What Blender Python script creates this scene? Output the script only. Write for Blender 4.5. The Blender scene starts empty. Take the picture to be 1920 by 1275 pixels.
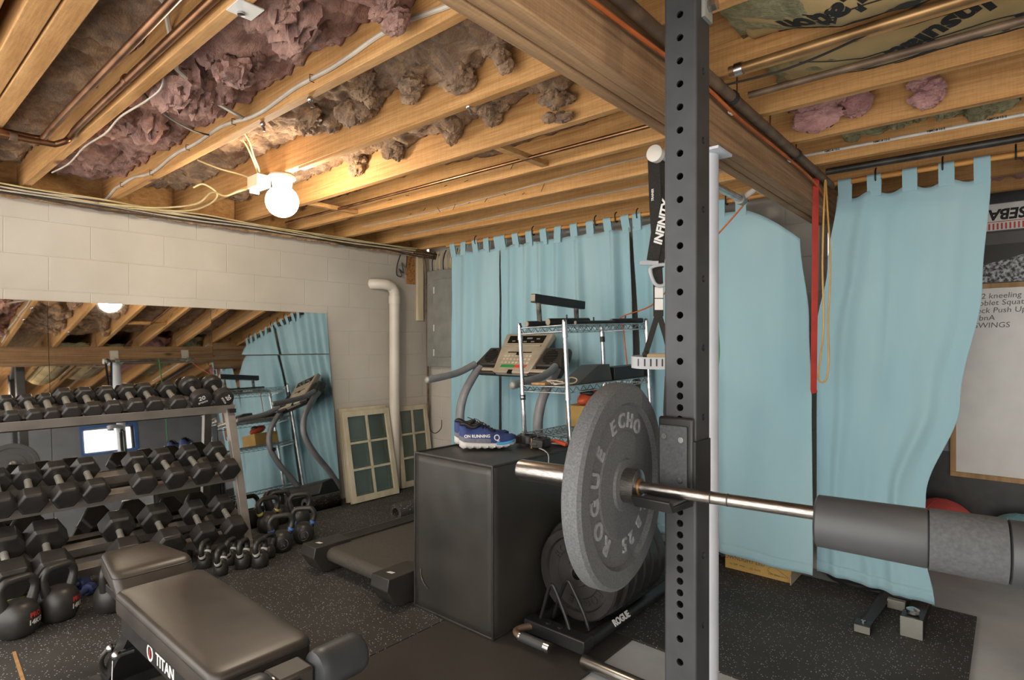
import bpy, bmesh, math, random
from mathutils import Vector, Matrix, noise
sc = bpy.context.scene
C = sc.collection
PI = math.pi
random.seed(7)

# ---------------------------------------------------------------- camera
F_PX, HOR, YAW = 1088.0, 645.0, math.radians(40.8)
CAM = Vector((4.27, 0.0, 1.30))
cd = bpy.data.cameras.new('camera'); cam = bpy.data.objects.new('camera', cd); C.objects.link(cam)
cam.location = CAM; cam.rotation_euler = (PI/2, 0, YAW)
cd.sensor_width = 36.0; cd.lens = 36.0*F_PX/1920; cd.shift_y = (HOR-637.5)/1920
cd.clip_start = 0.02
sc.camera = cam
# ---------------------------------------------------------------- world, exposure
w = bpy.data.worlds.new('world'); sc.world = w; w.use_nodes = True
bg = w.node_tree.nodes['Background']; bg.inputs[0].default_value = (1.0, 0.965, 0.92, 1); bg.inputs[1].default_value = 2.6
sc.view_settings.view_transform = 'Standard'; sc.view_settings.look = 'None'
sc.view_settings.exposure = 0.72; sc.view_settings.gamma = 1.0; sc.view_settings.use_curve_mapping = False
GLOBE_STRENGTH = 105.0

# ---------------------------------------------------------------- materials
def hexc(h):
    h = h.lstrip('#'); o = []
    for i in (0, 2, 4):
        c = int(h[i:i+2], 16)/255
        o.append(c/12.92 if c <= .04045 else ((c+.055)/1.055)**2.4)
    return tuple(o)+(1,)
MATS = {}
def N(nt, t, **kw):
    n = nt.nodes.new(t)
    for k, v in kw.items():
        if k.startswith('i_'):
            n.inputs[int(k[2:]) if k[2:].isdigit() else k[2:].replace('_', ' ')].default_value = v
        else: setattr(n, k, v)
    return n
def mat(name, c1, c2=None, rough=.6, metal=0., scale=8., stretch=(1, 1, 1), detail=4., lo=.35, hi=.65, bump=0., bscale=None, bdist=.002,
        spec=.5, trans=0., emit=0., sheen=0., coat=0., rvar=0.):
    """procedural surface: two tones mixed by (stretched) noise, optional bump"""
    if name in MATS: return MATS[name]
    m = bpy.data.materials.new(name); m.use_nodes = True; nt = m.node_tree; L = nt.links
    b = nt.nodes['Principled BSDF']
    b.inputs['Roughness'].default_value = rough; b.inputs['Metallic'].default_value = metal
    b.inputs['Specular IOR Level'].default_value = spec; b.inputs['Transmission Weight'].default_value = trans
    b.inputs['Sheen Weight'].default_value = sheen; b.inputs['Coat Weight'].default_value = coat
    c1 = hexc(c1); c2 = hexc(c2) if c2 else tuple(x*.82 for x in c1[:3])+(1,)
    tc = N(nt, 'ShaderNodeTexCoord'); mp = N(nt, 'ShaderNodeMapping'); mp.inputs['Scale'].default_value = stretch
    L.new(tc.outputs['Object'], mp.inputs['Vector'])
    nz = N(nt, 'ShaderNodeTexNoise'); nz.inputs['Scale'].default_value = scale; nz.inputs['Detail'].default_value = detail
    L.new(mp.outputs[0], nz.inputs['Vector'])
    cr = N(nt, 'ShaderNodeValToRGB'); cr.color_ramp.elements[0].position = lo; cr.color_ramp.elements[1].position = hi
    cr.color_ramp.elements[0].color = c2; cr.color_ramp.elements[1].color = c1
    L.new(nz.outputs[0], cr.inputs[0]); L.new(cr.outputs[0], b.inputs['Base Color'])
    if emit:
        L.new(cr.outputs[0], b.inputs['Emission Color']); b.inputs['Emission Strength'].default_value = emit
    if rvar:
        mr = N(nt, 'ShaderNodeMapRange'); mr.inputs[3].default_value = rough-rvar; mr.inputs[4].default_value = rough+rvar
        L.new(nz.outputs[0], mr.inputs[0]); L.new(mr.outputs[0], b.inputs['Roughness'])
    if bump:
        bn = N(nt, 'ShaderNodeBump'); bn.inputs['Strength'].default_value = bump; bn.inputs['Distance'].default_value = bdist
        if bscale:
            n2 = N(nt, 'ShaderNodeTexNoise'); n2.inputs['Scale'].default_value = bscale; n2.inputs['Detail'].default_value = 3
            L.new(mp.outputs[0], n2.inputs['Vector']); L.new(n2.outputs[0], bn.inputs['Height'])
        else: L.new(nz.outputs[0], bn.inputs['Height'])
        L.new(bn.outputs[0], b.inputs['Normal'])
    MATS[name] = m
    return m
def nodes_of(m): return m.node_tree, m.node_tree.nodes['Principled BSDF'], m.node_tree.links

WOOD = mat('joist_pine', '#bd8f58', '#99703f', rough=.75, scale=5, stretch=(.5, 9, 9), detail=6, bump=.25, bdist=.003)
WOOD_OLD = mat('beam_timber', '#a8835c', '#77593c', rough=.8, scale=4, stretch=(9, .5, 9), detail=6, bump=.35, bdist=.004)
PLY = mat('subfloor_ply', '#8f6f47', '#6f5334', rough=.85, scale=6, stretch=(1, 5, 1))
PINK = mat('pink_glass_wool', '#b98470', '#6e4636', rough=1, scale=9, detail=8, bump=.9, bscale=60, bdist=.012, sheen=.3)
BROWN_WOOL = mat('dusty_glass_wool', '#a98052', '#5d4029', rough=1, scale=8, detail=8, bump=.9, bscale=55, bdist=.012, sheen=.3)
ROSE = mat('rose_glass_wool', '#d79c95', '#a86a68', rough=1, scale=10, detail=8, bump=.8, bscale=60, bdist=.01, sheen=.3)
GREENW = mat('greenish_glass_wool', '#a9a583', '#7d7a58', rough=1, scale=10, detail=8, bump=.8, bscale=60, bdist=.01)
KRAFT = mat('kraft_paper', '#ab9468', '#8a744c', rough=.8, scale=4, detail=5, bump=.5, bscale=9, bdist=.01)
INK = mat('black_print', '#161514', '#0d0d0d', rough=.7)
CONC = mat('grey_concrete', '#b3b3b1', '#9b9c9b', rough=.75, scale=3, detail=8)
WHITEP = mat('white_paint', '#c9c4bb', '#b5afa5', rough=.6, scale=5)
COLW = mat('column_paint', '#c4c7cd', '#b6b9c0', rough=.5, scale=4)
PVC = mat('painted_pvc', '#cbc3b6', '#b9b0a2', rough=.45, scale=3)
CREAM = mat('cream_wood', '#d8caab', '#bfae8c', rough=.6, scale=8, stretch=(1, 1, .3))
TAN = mat('perforated_tan', '#a5723f', '#7d5228', rough=.8, scale=60, lo=.42, hi=.5)
PANEL = mat('panel_grey', '#8d8d85', '#7d7d76', rough=.45, metal=.2)
STEEL = mat('chrome', '#d0d0d0', '#a8a8a8', rough=.26, metal=1, scale=20)
BRUSH = mat('brushed_steel', '#a9a5a0', '#827e79', rough=.3, metal=1, scale=30, stretch=(1, 20, 20))
GRIPM = mat('knurled_chrome', '#d9d5ca', '#a9a59b', rough=.38, metal=.75, scale=260)
COPPER = mat('copper', '#a37755', '#6d4a34', rough=.35, metal=.9, scale=7)
BRASSY = mat('old_copper', '#a58256', '#7e5f3c', rough=.4, metal=.7, scale=9)
IRON = mat('brown_iron_pipe', '#7a6450', '#58473a', rough=.55, metal=.4, scale=12)
DARKPIPE = mat('dark_steel_pipe', '#3f3b38', '#2d2a28', rough=.45, metal=.5, scale=15)
RACKM = mat('rack_powder', '#393a3b', '#303132', rough=.5, metal=.25, scale=14, bump=.08, bscale=300, bdist=.0006)
RACKG = mat('rack_grey', '#8d857d', '#7b746d', rough=.45, metal=.35, scale=6)
BLACKM = mat('black_metal', '#2b2a29', '#212020', rough=.42, metal=.3, scale=12)
RUB = mat('black_rubber', '#322f2d', '#242220', rough=.42, scale=14, bump=.1, bscale=90, bdist=.001)
CRUMB = mat('crumb_rubber', '#5e5f60', '#454647', rough=.7, scale=260, detail=3, lo=.3, hi=.75, bump=.35, bscale=220, bdist=.0015)
CRUMB_EDGE = mat('crumb_rubber_letters', '#8a8b8d', '#6d6e70', rough=.65, scale=120)
VINYL = mat('black_vinyl', '#3d3731', '#2e2a26', rough=.4, scale=6, bump=.12, bscale=140, bdist=.0008, rvar=.06)
VINYL2 = mat('box_vinyl', '#37342f', '#292724', rough=.42, scale=3, bump=.25, bscale=7, bdist=.006)
ROLLV = mat('roller_vinyl', '#3b3d3e', '#2e3031', rough=.42, scale=5, bump=.1, bscale=140, bdist=.0008)
FOAM = mat('foam_black', '#3f4041', '#343536', rough=.5, scale=5)
FOAM2 = mat('strap_foam', '#4a4b4c', '#3c3d3e', rough=.9, scale=150, lo=.3, hi=.7)
CAST = mat('cast_iron', '#32302d', '#252321', rough=.42, scale=16, bump=.2, bscale=120, bdist=.001)
CHALK = mat('chalky_iron', '#77726a', '#2b2a28', rough=.6, scale=22, lo=.42, hi=.62, bump=.2, bscale=120, bdist=.001)
BLUEP = mat('blue_band', '#3f6fb4', '#335c98', rough=.5)
WBAND = mat('white_band', '#cfccc6', '#bcb8b0', rough=.5)
YELB = mat('yellow_band', '#c8b35e', '#b39c48', rough=.5)
BLUEV = mat('blue_vinyl', '#34406f', '#2a3459', rough=.45)
GREENV = mat('lime_vinyl', '#93a02e', '#7c8a24', rough=.45)
GREYT = mat('treadmill_grey', '#7f7f82', '#6e6e71', rough=.4)
SILVER = mat('console_silver', '#ab9f8c', '#988c79', rough=.4, metal=.15)
DARKP = mat('dark_plastic', '#34312d', '#292623', rough=.45)
SCREEN = mat('display_black', '#1a1a18', '#141412', rough=.2)
BELT = mat('tread_belt', '#464038', '#39342e', rough=.7, scale=90, lo=.3, hi=.7)
GREENB = mat('green_button', '#2f8a4c', '#28793f', rough=.4)
REDB = mat('red_button', '#c9502f', '#b34426', rough=.4)
ORANGE = mat('orange_plastic', '#c2512f', '#a94426', rough=.5)
ORCORD = mat('orange_cord', '#b8602c', '#9c4e22', rough=.6)
REDR = mat('red_latex', '#b5382d', '#9d2f26', rough=.5)
YELR = mat('tan_latex', '#c99b52', '#b48743', rough=.5)
GRNR = mat('green_latex', '#2f8f4a', '#27803f', rough=.5)
ROMEX = mat('white_cable', '#bdb3a3', '#a2988a', rough=.55)
YROMEX = mat('cream_cable', '#c7b485', '#ab9866', rough=.55)
BCABLE = mat('dark_cable', '#35302b', '#28241f', rough=.5)
BOXC = mat('cardboard', '#b39151', '#a08044', rough=.8, scale=6)
BOXIN = mat('cardboard_flap', '#a79a86', '#8f836f', rough=.8)
NAVY = mat('shoe_knit', '#2f3f74', '#26335f', rough=.8, scale=120, lo=.3, hi=.7)
SHOEG = mat('shoe_grey', '#6a6d77', '#595c66', rough=.8, scale=120, lo=.3, hi=.7)
SOLE = mat('shoe_sole', '#cfcbc6', '#bdb9b3', rough=.7)
SKY = mat('shoe_sky', '#4aa0cf', '#3e8fbf', rough=.6)
DARKF = mat('black_webbing', '#27241f', '#1b1916', rough=.85, scale=200)
GREYST = mat('grey_strap', '#a8a9ab', '#97989b', rough=.6)
CAPG = mat('handle_cap', '#8d8574', '#7a7263', rough=.5)
BEIGE = mat('beige_grip', '#bfa987', '#a8936f', rough=.7)
LABEL = mat('white_label', '#d5d2cc', '#c5c2bb', rough=.6)
WBOARD = mat('whiteboard', '#d8d6d1', '#d0cec9', rough=.3)
OAK = mat('board_frame', '#b08a5c', '#94713f', rough=.55, scale=5, stretch=(6, 6, 1))
BALLR = mat('red_ball', '#c2504a', '#ad4440', rough=.7)
BALLB = mat('blue_ball', '#7fa9ae', '#6b979d', rough=.7)
BALLG = mat('teal_ball', '#55a08f', '#478c7d', rough=.7)
POSTER = mat('poster_photo', '#b5b8ba', '#15171a', rough=.5, scale=55, detail=8, lo=.42, hi=.62)
POSTERD = mat('poster_black', '#2a2826', '#1f1d1b', rough=.5)
GREYW = mat('grey_wall', '#7f8286', '#74777b', rough=.8, scale=3)
GOLDROD = mat('wood_rod', '#c08a45', '#9e6d33', rough=.6, scale=8, stretch=(.5, 6, 6))
TEXTW = mat('white_lettering', '#dcdad6', '#cfcdc9', rough=.5)
TEXTR = mat('red_lettering', '#b5382f', '#a03029', rough=.5)
MARKER = mat('marker_ink', '#5d5d60', '#525255', rough=.6)
FRAMEP = mat('sash_paint', '#c2b89f', '#aba087', rough=.55, scale=12, stretch=(1, 1, .4))
BULBW = mat('porcelain', '#cfc8b6', '#bdb5a2', rough=.4)

def special_mats():
    # mirror
    m = mat('mirror_glass', '#dcdcda', '#d6d6d4', rough=.02, metal=1); MATS['mirror'] = m
    # window pane: dusty green glass
    m = mat('old_glass', '#a9b8ac', '#97a79b', rough=.08, trans=.85, scale=4)
    # globe
    m = bpy.data.materials.new('lit_globe'); m.use_nodes = True; nt = m.node_tree
    b = nt.nodes['Principled BSDF']; b.inputs['Base Color'].default_value = (.9, .88, .82, 1)
    b.inputs['Emission Color'].default_value = (1.0, .87, .68, 1); b.inputs['Emission Strength'].default_value = GLOBE_STRENGTH
    MATS['globe'] = m
    m = m.copy(); m.name = 'fill_globe'; MATS['globe_fill'] = m
    m.node_tree.nodes['Principled BSDF'].inputs['Emission Strength'].default_value = GLOBE_STRENGTH*.6  # weaker glow for the added fill lamp on the right
    # painted block wall
    m = mat('painted_block', '#bab3a8', '#aaa397', rough=.6, scale=1.6, detail=6); nt, b, L = nodes_of(m)
    tc = N(nt, 'ShaderNodeTexCoord'); sx = N(nt, 'ShaderNodeSeparateXYZ'); cx = N(nt, 'ShaderNodeCombineXYZ')
    L.new(tc.outputs['Object'], sx.inputs[0])
    ad = N(nt, 'ShaderNodeMath', operation='ADD'); L.new(sx.outputs[0], ad.inputs[0]); L.new(sx.outputs[1], ad.inputs[1])
    L.new(ad.outputs[0], cx.inputs[0]); L.new(sx.outputs[2], cx.inputs[1])
    bk = N(nt, 'ShaderNodeTexBrick'); bk.inputs['Scale'].default_value = 1; bk.inputs['Brick Width'].default_value = .406
    bk.inputs['Row Height'].default_value = .203; bk.inputs['Mortar Size'].default_value = .004; bk.inputs['Mortar Smooth'].default_value = .6
    L.new(cx.outputs[0], bk.inputs['Vector'])
    nz = N(nt, 'ShaderNodeTexNoise'); nz.inputs['Scale'].default_value = 90; nz.inputs['Detail'].default_value = 4
    L.new(tc.outputs['Object'], nz.inputs['Vector'])
    bp1 = N(nt, 'ShaderNodeBump', invert=True); bp1.inputs['Strength'].default_value = .55; bp1.inputs['Distance'].default_value = .004
    L.new(bk.outputs['Fac'], bp1.inputs['Height'])
    bp2 = N(nt, 'ShaderNodeBump'); bp2.inputs['Strength'].default_value = .2; bp2.inputs['Distance'].default_value = .002
    L.new(nz.outputs[0], bp2.inputs['Height']); L.new(bp1.outputs[0], bp2.inputs['Normal']); L.new(bp2.outputs[0], b.inputs['Normal'])
    # speckled recycled rubber floor
    m = mat('speckled_rubber', '#3c3935', '#2b2824', rough=.75, scale=2.2, detail=7, bump=.3, bscale=150, bdist=.002); nt, b, L = nodes_of(m)
    tc = N(nt, 'ShaderNodeTexCoord')
    vo = N(nt, 'ShaderNodeTexVoronoi'); vo.inputs['Scale'].default_value = 125; L.new(tc.outputs['Object'], vo.inputs['Vector'])
    sp = N(nt, 'ShaderNodeSeparateColor'); L.new(vo.outputs['Color'], sp.inputs[0])
    g1 = N(nt, 'ShaderNodeMath', operation='GREATER_THAN'); g1.inputs[1].default_value = .76; L.new(sp.outputs[0], g1.inputs[0])
    l1 = N(nt, 'ShaderNodeMath', operation='LESS_THAN'); l1.inputs[1].default_value = .30; L.new(vo.outputs['Distance'], l1.inputs[0])
    mu = N(nt, 'ShaderNodeMath', operation='MULTIPLY'); L.new(g1.outputs[0], mu.inputs[0]); L.new(l1.outputs[0], mu.inputs[1])
    mx = N(nt, 'ShaderNodeMix', data_type='RGBA'); mx.inputs[7].default_value = hexc('#a6a7ac')
    src = b.inputs['Base Color'].links[0].from_socket
    L.new(mu.outputs[0], mx.inputs[0]); L.new(src, mx.inputs[6]); L.new(mx.outputs[2], b.inputs['Base Color'])
    # ribbed mat
    m = mat('ribbed_rubber', '#3d3832', '#2f2a26', rough=.6, scale=1.5, detail=6); nt, b, L = nodes_of(m)
    tc = N(nt, 'ShaderNodeTexCoord'); wv = N(nt, 'ShaderNodeTexWave'); wv.inputs['Scale'].default_value = 45; L.new(tc.outputs['Object'], wv.inputs[0])
    bp = N(nt, 'ShaderNodeBump'); bp.inputs['Strength'].default_value = .35; bp.inputs['Distance'].default_value = .002
    L.new(wv.outputs['Fac'], bp.inputs['Height']); L.new(bp.outputs[0], b.inputs['Normal'])
    # curtain cloth: woven, slightly uneven blue, a little light passes
    m = mat('curtain_cotton', '#a6c4cb', '#8db5c1', rough=.9, scale=1.4, detail=5, stretch=(1, 1, .25), sheen=.2, bump=.12, bscale=420, bdist=.0006)
    nt, b, L = nodes_of(m)
    tr = N(nt, 'ShaderNodeBsdfTranslucent'); ms = N(nt, 'ShaderNodeMixShader'); ms.inputs[0].default_value = .18
    L.new(b.inputs['Base Color'].links[0].from_socket, tr.inputs[0])
    out = [n for n in nt.nodes if n.type == 'OUTPUT_MATERIAL'][0]
    L.new(b.outputs[0], ms.inputs[1]); L.new(tr.outputs[0], ms.inputs[2]); L.new(ms.outputs[0], out.inputs[0])
def wooden(name, c_hi, c_lo, c_knot, ax):
    m = MATS[name]; nt, b, L = nodes_of(m)
    tc = N(nt, 'ShaderNodeTexCoord')
    def tex(t, sc_, st, **kw):
        mp = N(nt, 'ShaderNodeMapping'); mp.inputs['Scale'].default_value = st if ax == 0 else (st[1], st[0], st[2])
        L.new(tc.outputs['Object'], mp.inputs[0]); n = N(nt, t, **kw); n.inputs['Scale'].default_value = sc_; L.new(mp.outputs[0], n.inputs['Vector']); return n
    def ramp(src, p0, a, p1, c):
        r = N(nt, 'ShaderNodeValToRGB'); e = r.color_ramp.elements; e[0].position = p0; e[0].color = a; e[1].position = p1; e[1].color = c; L.new(src, r.inputs[0]); return r
    def mix(kind, fac, a, c):
        x = N(nt, 'ShaderNodeMix', data_type='RGBA', blend_type=kind)
        if isinstance(fac, float): x.inputs[0].default_value = fac
        else: L.new(fac, x.inputs[0])
        L.new(a, x.inputs[6]); L.new(c, x.inputs[7]); return x.outputs[2]
    g = tex('ShaderNodeTexNoise', 3.2, (.45, 7, 16)); g.inputs['Detail'].default_value = 8; g.inputs['Distortion'].default_value = .6
    base = ramp(g.outputs[0], .32, hexc(c_lo), .66, hexc(c_hi))
    f = tex('ShaderNodeTexNoise', 9, (1.2, 14, 34)); f.inputs['Detail'].default_value = 6
    fine = ramp(f.outputs[0], .3, (.70, .68, .66, 1), .62, (1, 1, 1, 1))
    c = mix('MULTIPLY', .75, base.outputs[0], fine.outputs[0])
    s = tex('ShaderNodeTexNoise', 30, (5, .6, .5)); s.inputs['Detail'].default_value = 2
    c = mix('MULTIPLY', .35, c, ramp(s.outputs[0], .35, (.72, .70, .66, 1), .6, (1, 1, 1, 1)).outputs[0])
    k = tex('ShaderNodeTexVoronoi', 2.6, (.75, 1.9, 1.9)); 
    kr = ramp(k.outputs['Distance'], .05, (1, 1, 1, 1), .13, (0, 0, 0, 1)); kb = N(nt, 'ShaderNodeRGB'); kb.outputs[0].default_value = hexc(c_knot)
    c = mix('MIX', kr.outputs[0], c, kb.outputs[0])
    st = tex('ShaderNodeTexNoise', 1.1, (.6, 2, 2)); st.inputs['Detail'].default_value = 5
    c = mix('MULTIPLY', .55, c, ramp(st.outputs[0], .35, (.66, .60, .54, 1), .6, (1, 1, 1, 1)).outputs[0])
    for l in list(b.inputs['Base Color'].links): L.remove(l)
    L.new(c, b.inputs['Base Color'])
    bp = N(nt, 'ShaderNodeBump'); bp.inputs['Strength'].default_value = .35; bp.inputs['Distance'].default_value = .003
    L.new(f.outputs[0], bp.inputs['Height'])
    for l in list(b.inputs['Normal'].links): L.remove(l)
    L.new(bp.outputs[0], b.inputs['Normal'])
special_mats()
wooden('joist_pine', '#d0a066', '#b07e43', '#6f4522', 0)
wooden('beam_timber', '#b08c66', '#7c5e42', '#46311f', 1)
def woolly(name, hi, mid, lo):
    m = MATS[name]; nt, b, L = nodes_of(m); tc = N(nt, 'ShaderNodeTexCoord')
    n1 = N(nt, 'ShaderNodeTexNoise'); n1.inputs['Scale'].default_value = 13; n1.inputs['Detail'].default_value = 9; n1.inputs['Roughness'].default_value = .68; n1.inputs['Distortion'].default_value = .8
    L.new(tc.outputs['Object'], n1.inputs['Vector'])
    r = N(nt, 'ShaderNodeValToRGB'); e = r.color_ramp.elements; e[0].position = .30; e[0].color = hexc(lo); e[1].position = .68; e[1].color = hexc(hi)
    x = e.new(.48); x.color = hexc(mid); L.new(n1.outputs[0], r.inputs[0])
    for l in list(b.inputs['Base Color'].links): L.remove(l)
    L.new(r.outputs[0], b.inputs['Base Color'])
    mp = N(nt, 'ShaderNodeMapping'); mp.inputs['Scale'].default_value = (1, 2.2, 1.4); L.new(tc.outputs['Object'], mp.inputs[0])
    n2 = N(nt, 'ShaderNodeTexNoise'); n2.inputs['Scale'].default_value = 38; n2.inputs['Detail'].default_value = 8; n2.inputs['Roughness'].default_value = .7; L.new(mp.outputs[0], n2.inputs['Vector'])
    bp = N(nt, 'ShaderNodeBump'); bp.inputs['Strength'].default_value = 1.0; bp.inputs['Distance'].default_value = .022; L.new(n2.outputs[0], bp.inputs['Height'])
    for l in list(b.inputs['Normal'].links): L.remove(l)
    L.new(bp.outputs[0], b.inputs['Normal'])
woolly('pink_glass_wool', '#cf9a83', '#a06a58', '#6b4236'); woolly('dusty_glass_wool', '#cba274', '#8f683f', '#573b26')
woolly('rose_glass_wool', '#e0aaa2', '#c78a86', '#a06661'); woolly('greenish_glass_wool', '#bdb794', '#98936f', '#77734f')
MIRROR, GLASS, GLOBE, BLOCK, SPECK, RIB, CLOTH = (MATS[k] for k in ('mirror', 'old_glass', 'globe', 'painted_block', 'speckled_rubber', 'ribbed_rubber', 'curtain_cotton'))

# ---------------------------------------------------------------- mesh helpers
def frame(p, xa, ya=None, za=None):
    """4x4 whose columns are the given axes"""
    xa = Vector(xa).normalized()
    if ya is not None:
        ya = Vector(ya); ya = (ya-xa*ya.dot(xa)).normalized(); za = xa.cross(ya)
    else:
        za = Vector(za); za = (za-xa*za.dot(xa)).normalized(); ya = za.cross(xa)
    return Matrix((xa, ya, za)).transposed().to_4x4() if p is None else Matrix.Translation(Vector(p)) @ Matrix((xa, ya, za)).transposed().to_4x4()
class MB:
    def __init__(s): s.v = []; s.f = []
    def add(s, vs, fs, M=None):
        k = len(s.v)
        s.v += [tuple(M @ Vector(p)) if M is not None else tuple(p) for p in vs]
        s.f += [tuple(i+k for i in f) for f in fs]; return s
    def box(s, a, b, M=None):
        (x0, y0, z0), (x1, y1, z1) = a, b
        return s.add([(x0,y0,z0),(x1,y0,z0),(x1,y1,z0),(x0,y1,z0),(x0,y0,z1),(x1,y0,z1),(x1,y1,z1),(x0,y1,z1)],
                     [(0,3,2,1),(4,5,6,7),(0,1,5,4),(1,2,6,5),(2,3,7,6),(3,0,4,7)], M)
    def cbox(s, c, d, M=None):
        return s.box([c[i]-d[i]/2 for i in range(3)], [c[i]+d[i]/2 for i in range(3)], M)
    def rings(s, R, closed=False, cap=True):
        n = len(R[0]); k = len(R); vs = [p for r in R for p in r]; fs = []
        for i in range(k if closed else k-1):
            j = (i+1) % k
            for a in range(n):
                b = (a+1) % n; fs.append((i*n+a, i*n+b, j*n+b, j*n+a))
        if cap and not closed: fs += [tuple(range(n-1, -1, -1)), tuple((k-1)*n+a for a in range(n))]
        return s.add(vs, fs)
    def tube(s, pts, r, n=10, closed=False, sy=1., up=None):
        pts = [Vector(p) for p in pts]; k = len(pts); R = []; prev = None
        for i, p in enumerate(pts):
            a = pts[(i-1) % k] if (closed or i) else p; b = pts[(i+1) % k] if (closed or i < k-1) else p
            t = (b-a).normalized()
            if prev is None:
                u = Vector(up) if up is not None else (Vector((0, 0, 1)) if abs(t.z) < .9 else Vector((1, 0, 0)))
            else: u = prev
            u = (u-t*u.dot(t)).normalized(); prev = u; w = t.cross(u)
            rr = r[i] if isinstance(r, (list, tuple)) else r
            R.append([p+u*math.cos(q)*rr+w*math.sin(q)*rr*sy for q in [2*PI*j/n for j in range(n)]])
        return s.rings(R, closed)
    def cyl(s, p0, p1, r, n=20): return s.tube([p0, p1], r, n)
    def strap(s, pts, width, th, wdir):
        """flat band following pts, width along wdir"""
        pts = [Vector(p) for p in pts]; wd = Vector(wdir).normalized(); R = []
        for i, p in enumerate(pts):
            t = (pts[min(i+1, len(pts)-1)]-pts[max(i-1, 0)]).normalized()
            wv = (wd-t*wd.dot(t)).normalized(); nv = t.cross(wv)
            a = wv*width/2; b = nv*th/2
            R.append([p-a-b, p+a-b, p+a+b, p-a+b])
        return s.rings(R)
    def lathe(s, prof, M=None, n=32, cap=True):
        R = [[(r*math.cos(2*PI*j/n), r*math.sin(2*PI*j/n), h) for j in range(n)] for r, h in prof]
        t = MB(); t.rings(R, cap=cap); return s.add(t.v, t.f, M)
    def lathe_ring(s, prof, M=None, n=40):
        """closed profile turned about z (has a bore)"""
        k = len(prof); vs = []; fs = []
        for r, h in prof: vs += [(r*math.cos(2*PI*j/n), r*math.sin(2*PI*j/n), h) for j in range(n)]
        for i in range(k):
            j = (i+1) % k
            for a in range(n):
                b = (a+1) % n; fs.append((i*n+a, i*n+b, j*n+b, j*n+a))
        return s.add(vs, fs, M)
    def prism(s, poly, h0, h1, M=None):
        n = len(poly)
        return s.add([(x, y, h0) for x, y in poly]+[(x, y, h1) for x, y in poly],
                     [tuple(range(n-1, -1, -1)), tuple(range(n, 2*n))]+[(i, (i+1) % n, n+(i+1) % n, n+i) for i in range(n)], M)
    def ball(s, c, r, nu=20, nv=12, M=None):
        r = (r, r, r) if not isinstance(r, (tuple, list)) else r
        R = []
        for i in range(nv+1):
            t = PI*(i/nv*.996+.002); R.append([(c[0]+r[0]*math.sin(t)*math.cos(2*PI*j/nu), c[1]+r[1]*math.sin(t)*math.sin(2*PI*j/nu), c[2]-r[2]*math.cos(t)) for j in range(nu)])
        t = MB(); t.rings(R); return s.add(t.v, t.f, M)
    def grid(s, nu, nv, fn):
        return s.add([fn(i/nu, j/nv) for j in range(nv+1) for i in range(nu+1)],
                     [(j*(nu+1)+i, j*(nu+1)+i+1, (j+1)*(nu+1)+i+1, (j+1)*(nu+1)+i) for j in range(nv) for i in range(nu)])
def pmat(p):
    M = Matrix.Translation(p.location) @ p.rotation_euler.to_matrix().to_4x4()
    return pmat(p.parent) @ M if p.parent else M
def build(name, mb, material, parent=None, world=True, ang=35, bevel=0., solid=0., recenter=True, label=None):
    """link the collected shapes as ONE mesh object"""
    me = bpy.data.meshes.new(name); vs = mb.v; loc = Vector((0, 0, 0))
    if parent is not None and world:
        I = pmat(parent).inverted(); vs = [tuple(I @ Vector(p)) for p in vs]
    if recenter and vs:
        lo = [min(p[i] for p in vs) for i in range(3)]; hi = [max(p[i] for p in vs) for i in range(3)]
        loc = Vector(((lo[0]+hi[0])/2, (lo[1]+hi[1])/2, lo[2])); vs = [tuple(Vector(p)-loc) for p in vs]
    me.from_pydata(vs, [], mb.f); me.validate()
    bm = bmesh.new(); bm.from_mesh(me); bmesh.ops.recalc_face_normals(bm, faces=bm.faces); bm.to_mesh(me); bm.free()
    me.materials.append(material)
    if ang:
        me.polygons.foreach_set('use_smooth', [True]*len(me.polygons)); me.set_sharp_from_angle(angle=math.radians(ang))
    o = bpy.data.objects.new(name, me); C.objects.link(o); o.location = loc
    if parent is not None: o.parent = parent
    if solid:
        m = o.modifiers.new('solid', 'SOLIDIFY'); m.thickness = solid; m.offset = 0
    if bevel:
        m = o.modifiers.new('bevel', 'BEVEL'); m.width = bevel; m.segments = 2; m.limit_method = 'ANGLE'; m.angle_limit = math.radians(40)
    if label: o['label'] = label
    return o
def tag(o, label, cat, group=None, kind=None):
    o['label'] = label; o['category'] = cat
    if group: o['group'] = group
    if kind: o['kind'] = kind
    return o
def thing(name, label, cat, loc=(0, 0, 0), rz=0., group=None):
    o = bpy.data.objects.new(name, None); C.objects.link(o); o.empty_display_size = .05
    o.location = loc; o.rotation_euler = (0, 0, rz)
    return tag(o, label, cat, group)
def single(name, label, cat, mb, material, group=None, **kw):
    return tag(build(name, mb, material, **kw), label, cat, group)
def struct(name, mb, material, **kw):
    o = build(name, mb, material, **kw)
    if not o.parent: o['kind'] = 'structure'
    return o
def dup(root, loc, rot, label, group=None):
    r = root.copy(); C.objects.link(r); r.location = loc; r.rotation_euler = rot; r['label'] = label
    if group: r['group'] = group
    for ch in list(root.children):
        c = ch.copy(); C.objects.link(c); c.parent = r
        for g in list(ch.children):
            d = g.copy(); C.objects.link(d); d.parent = c
    return r
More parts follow.
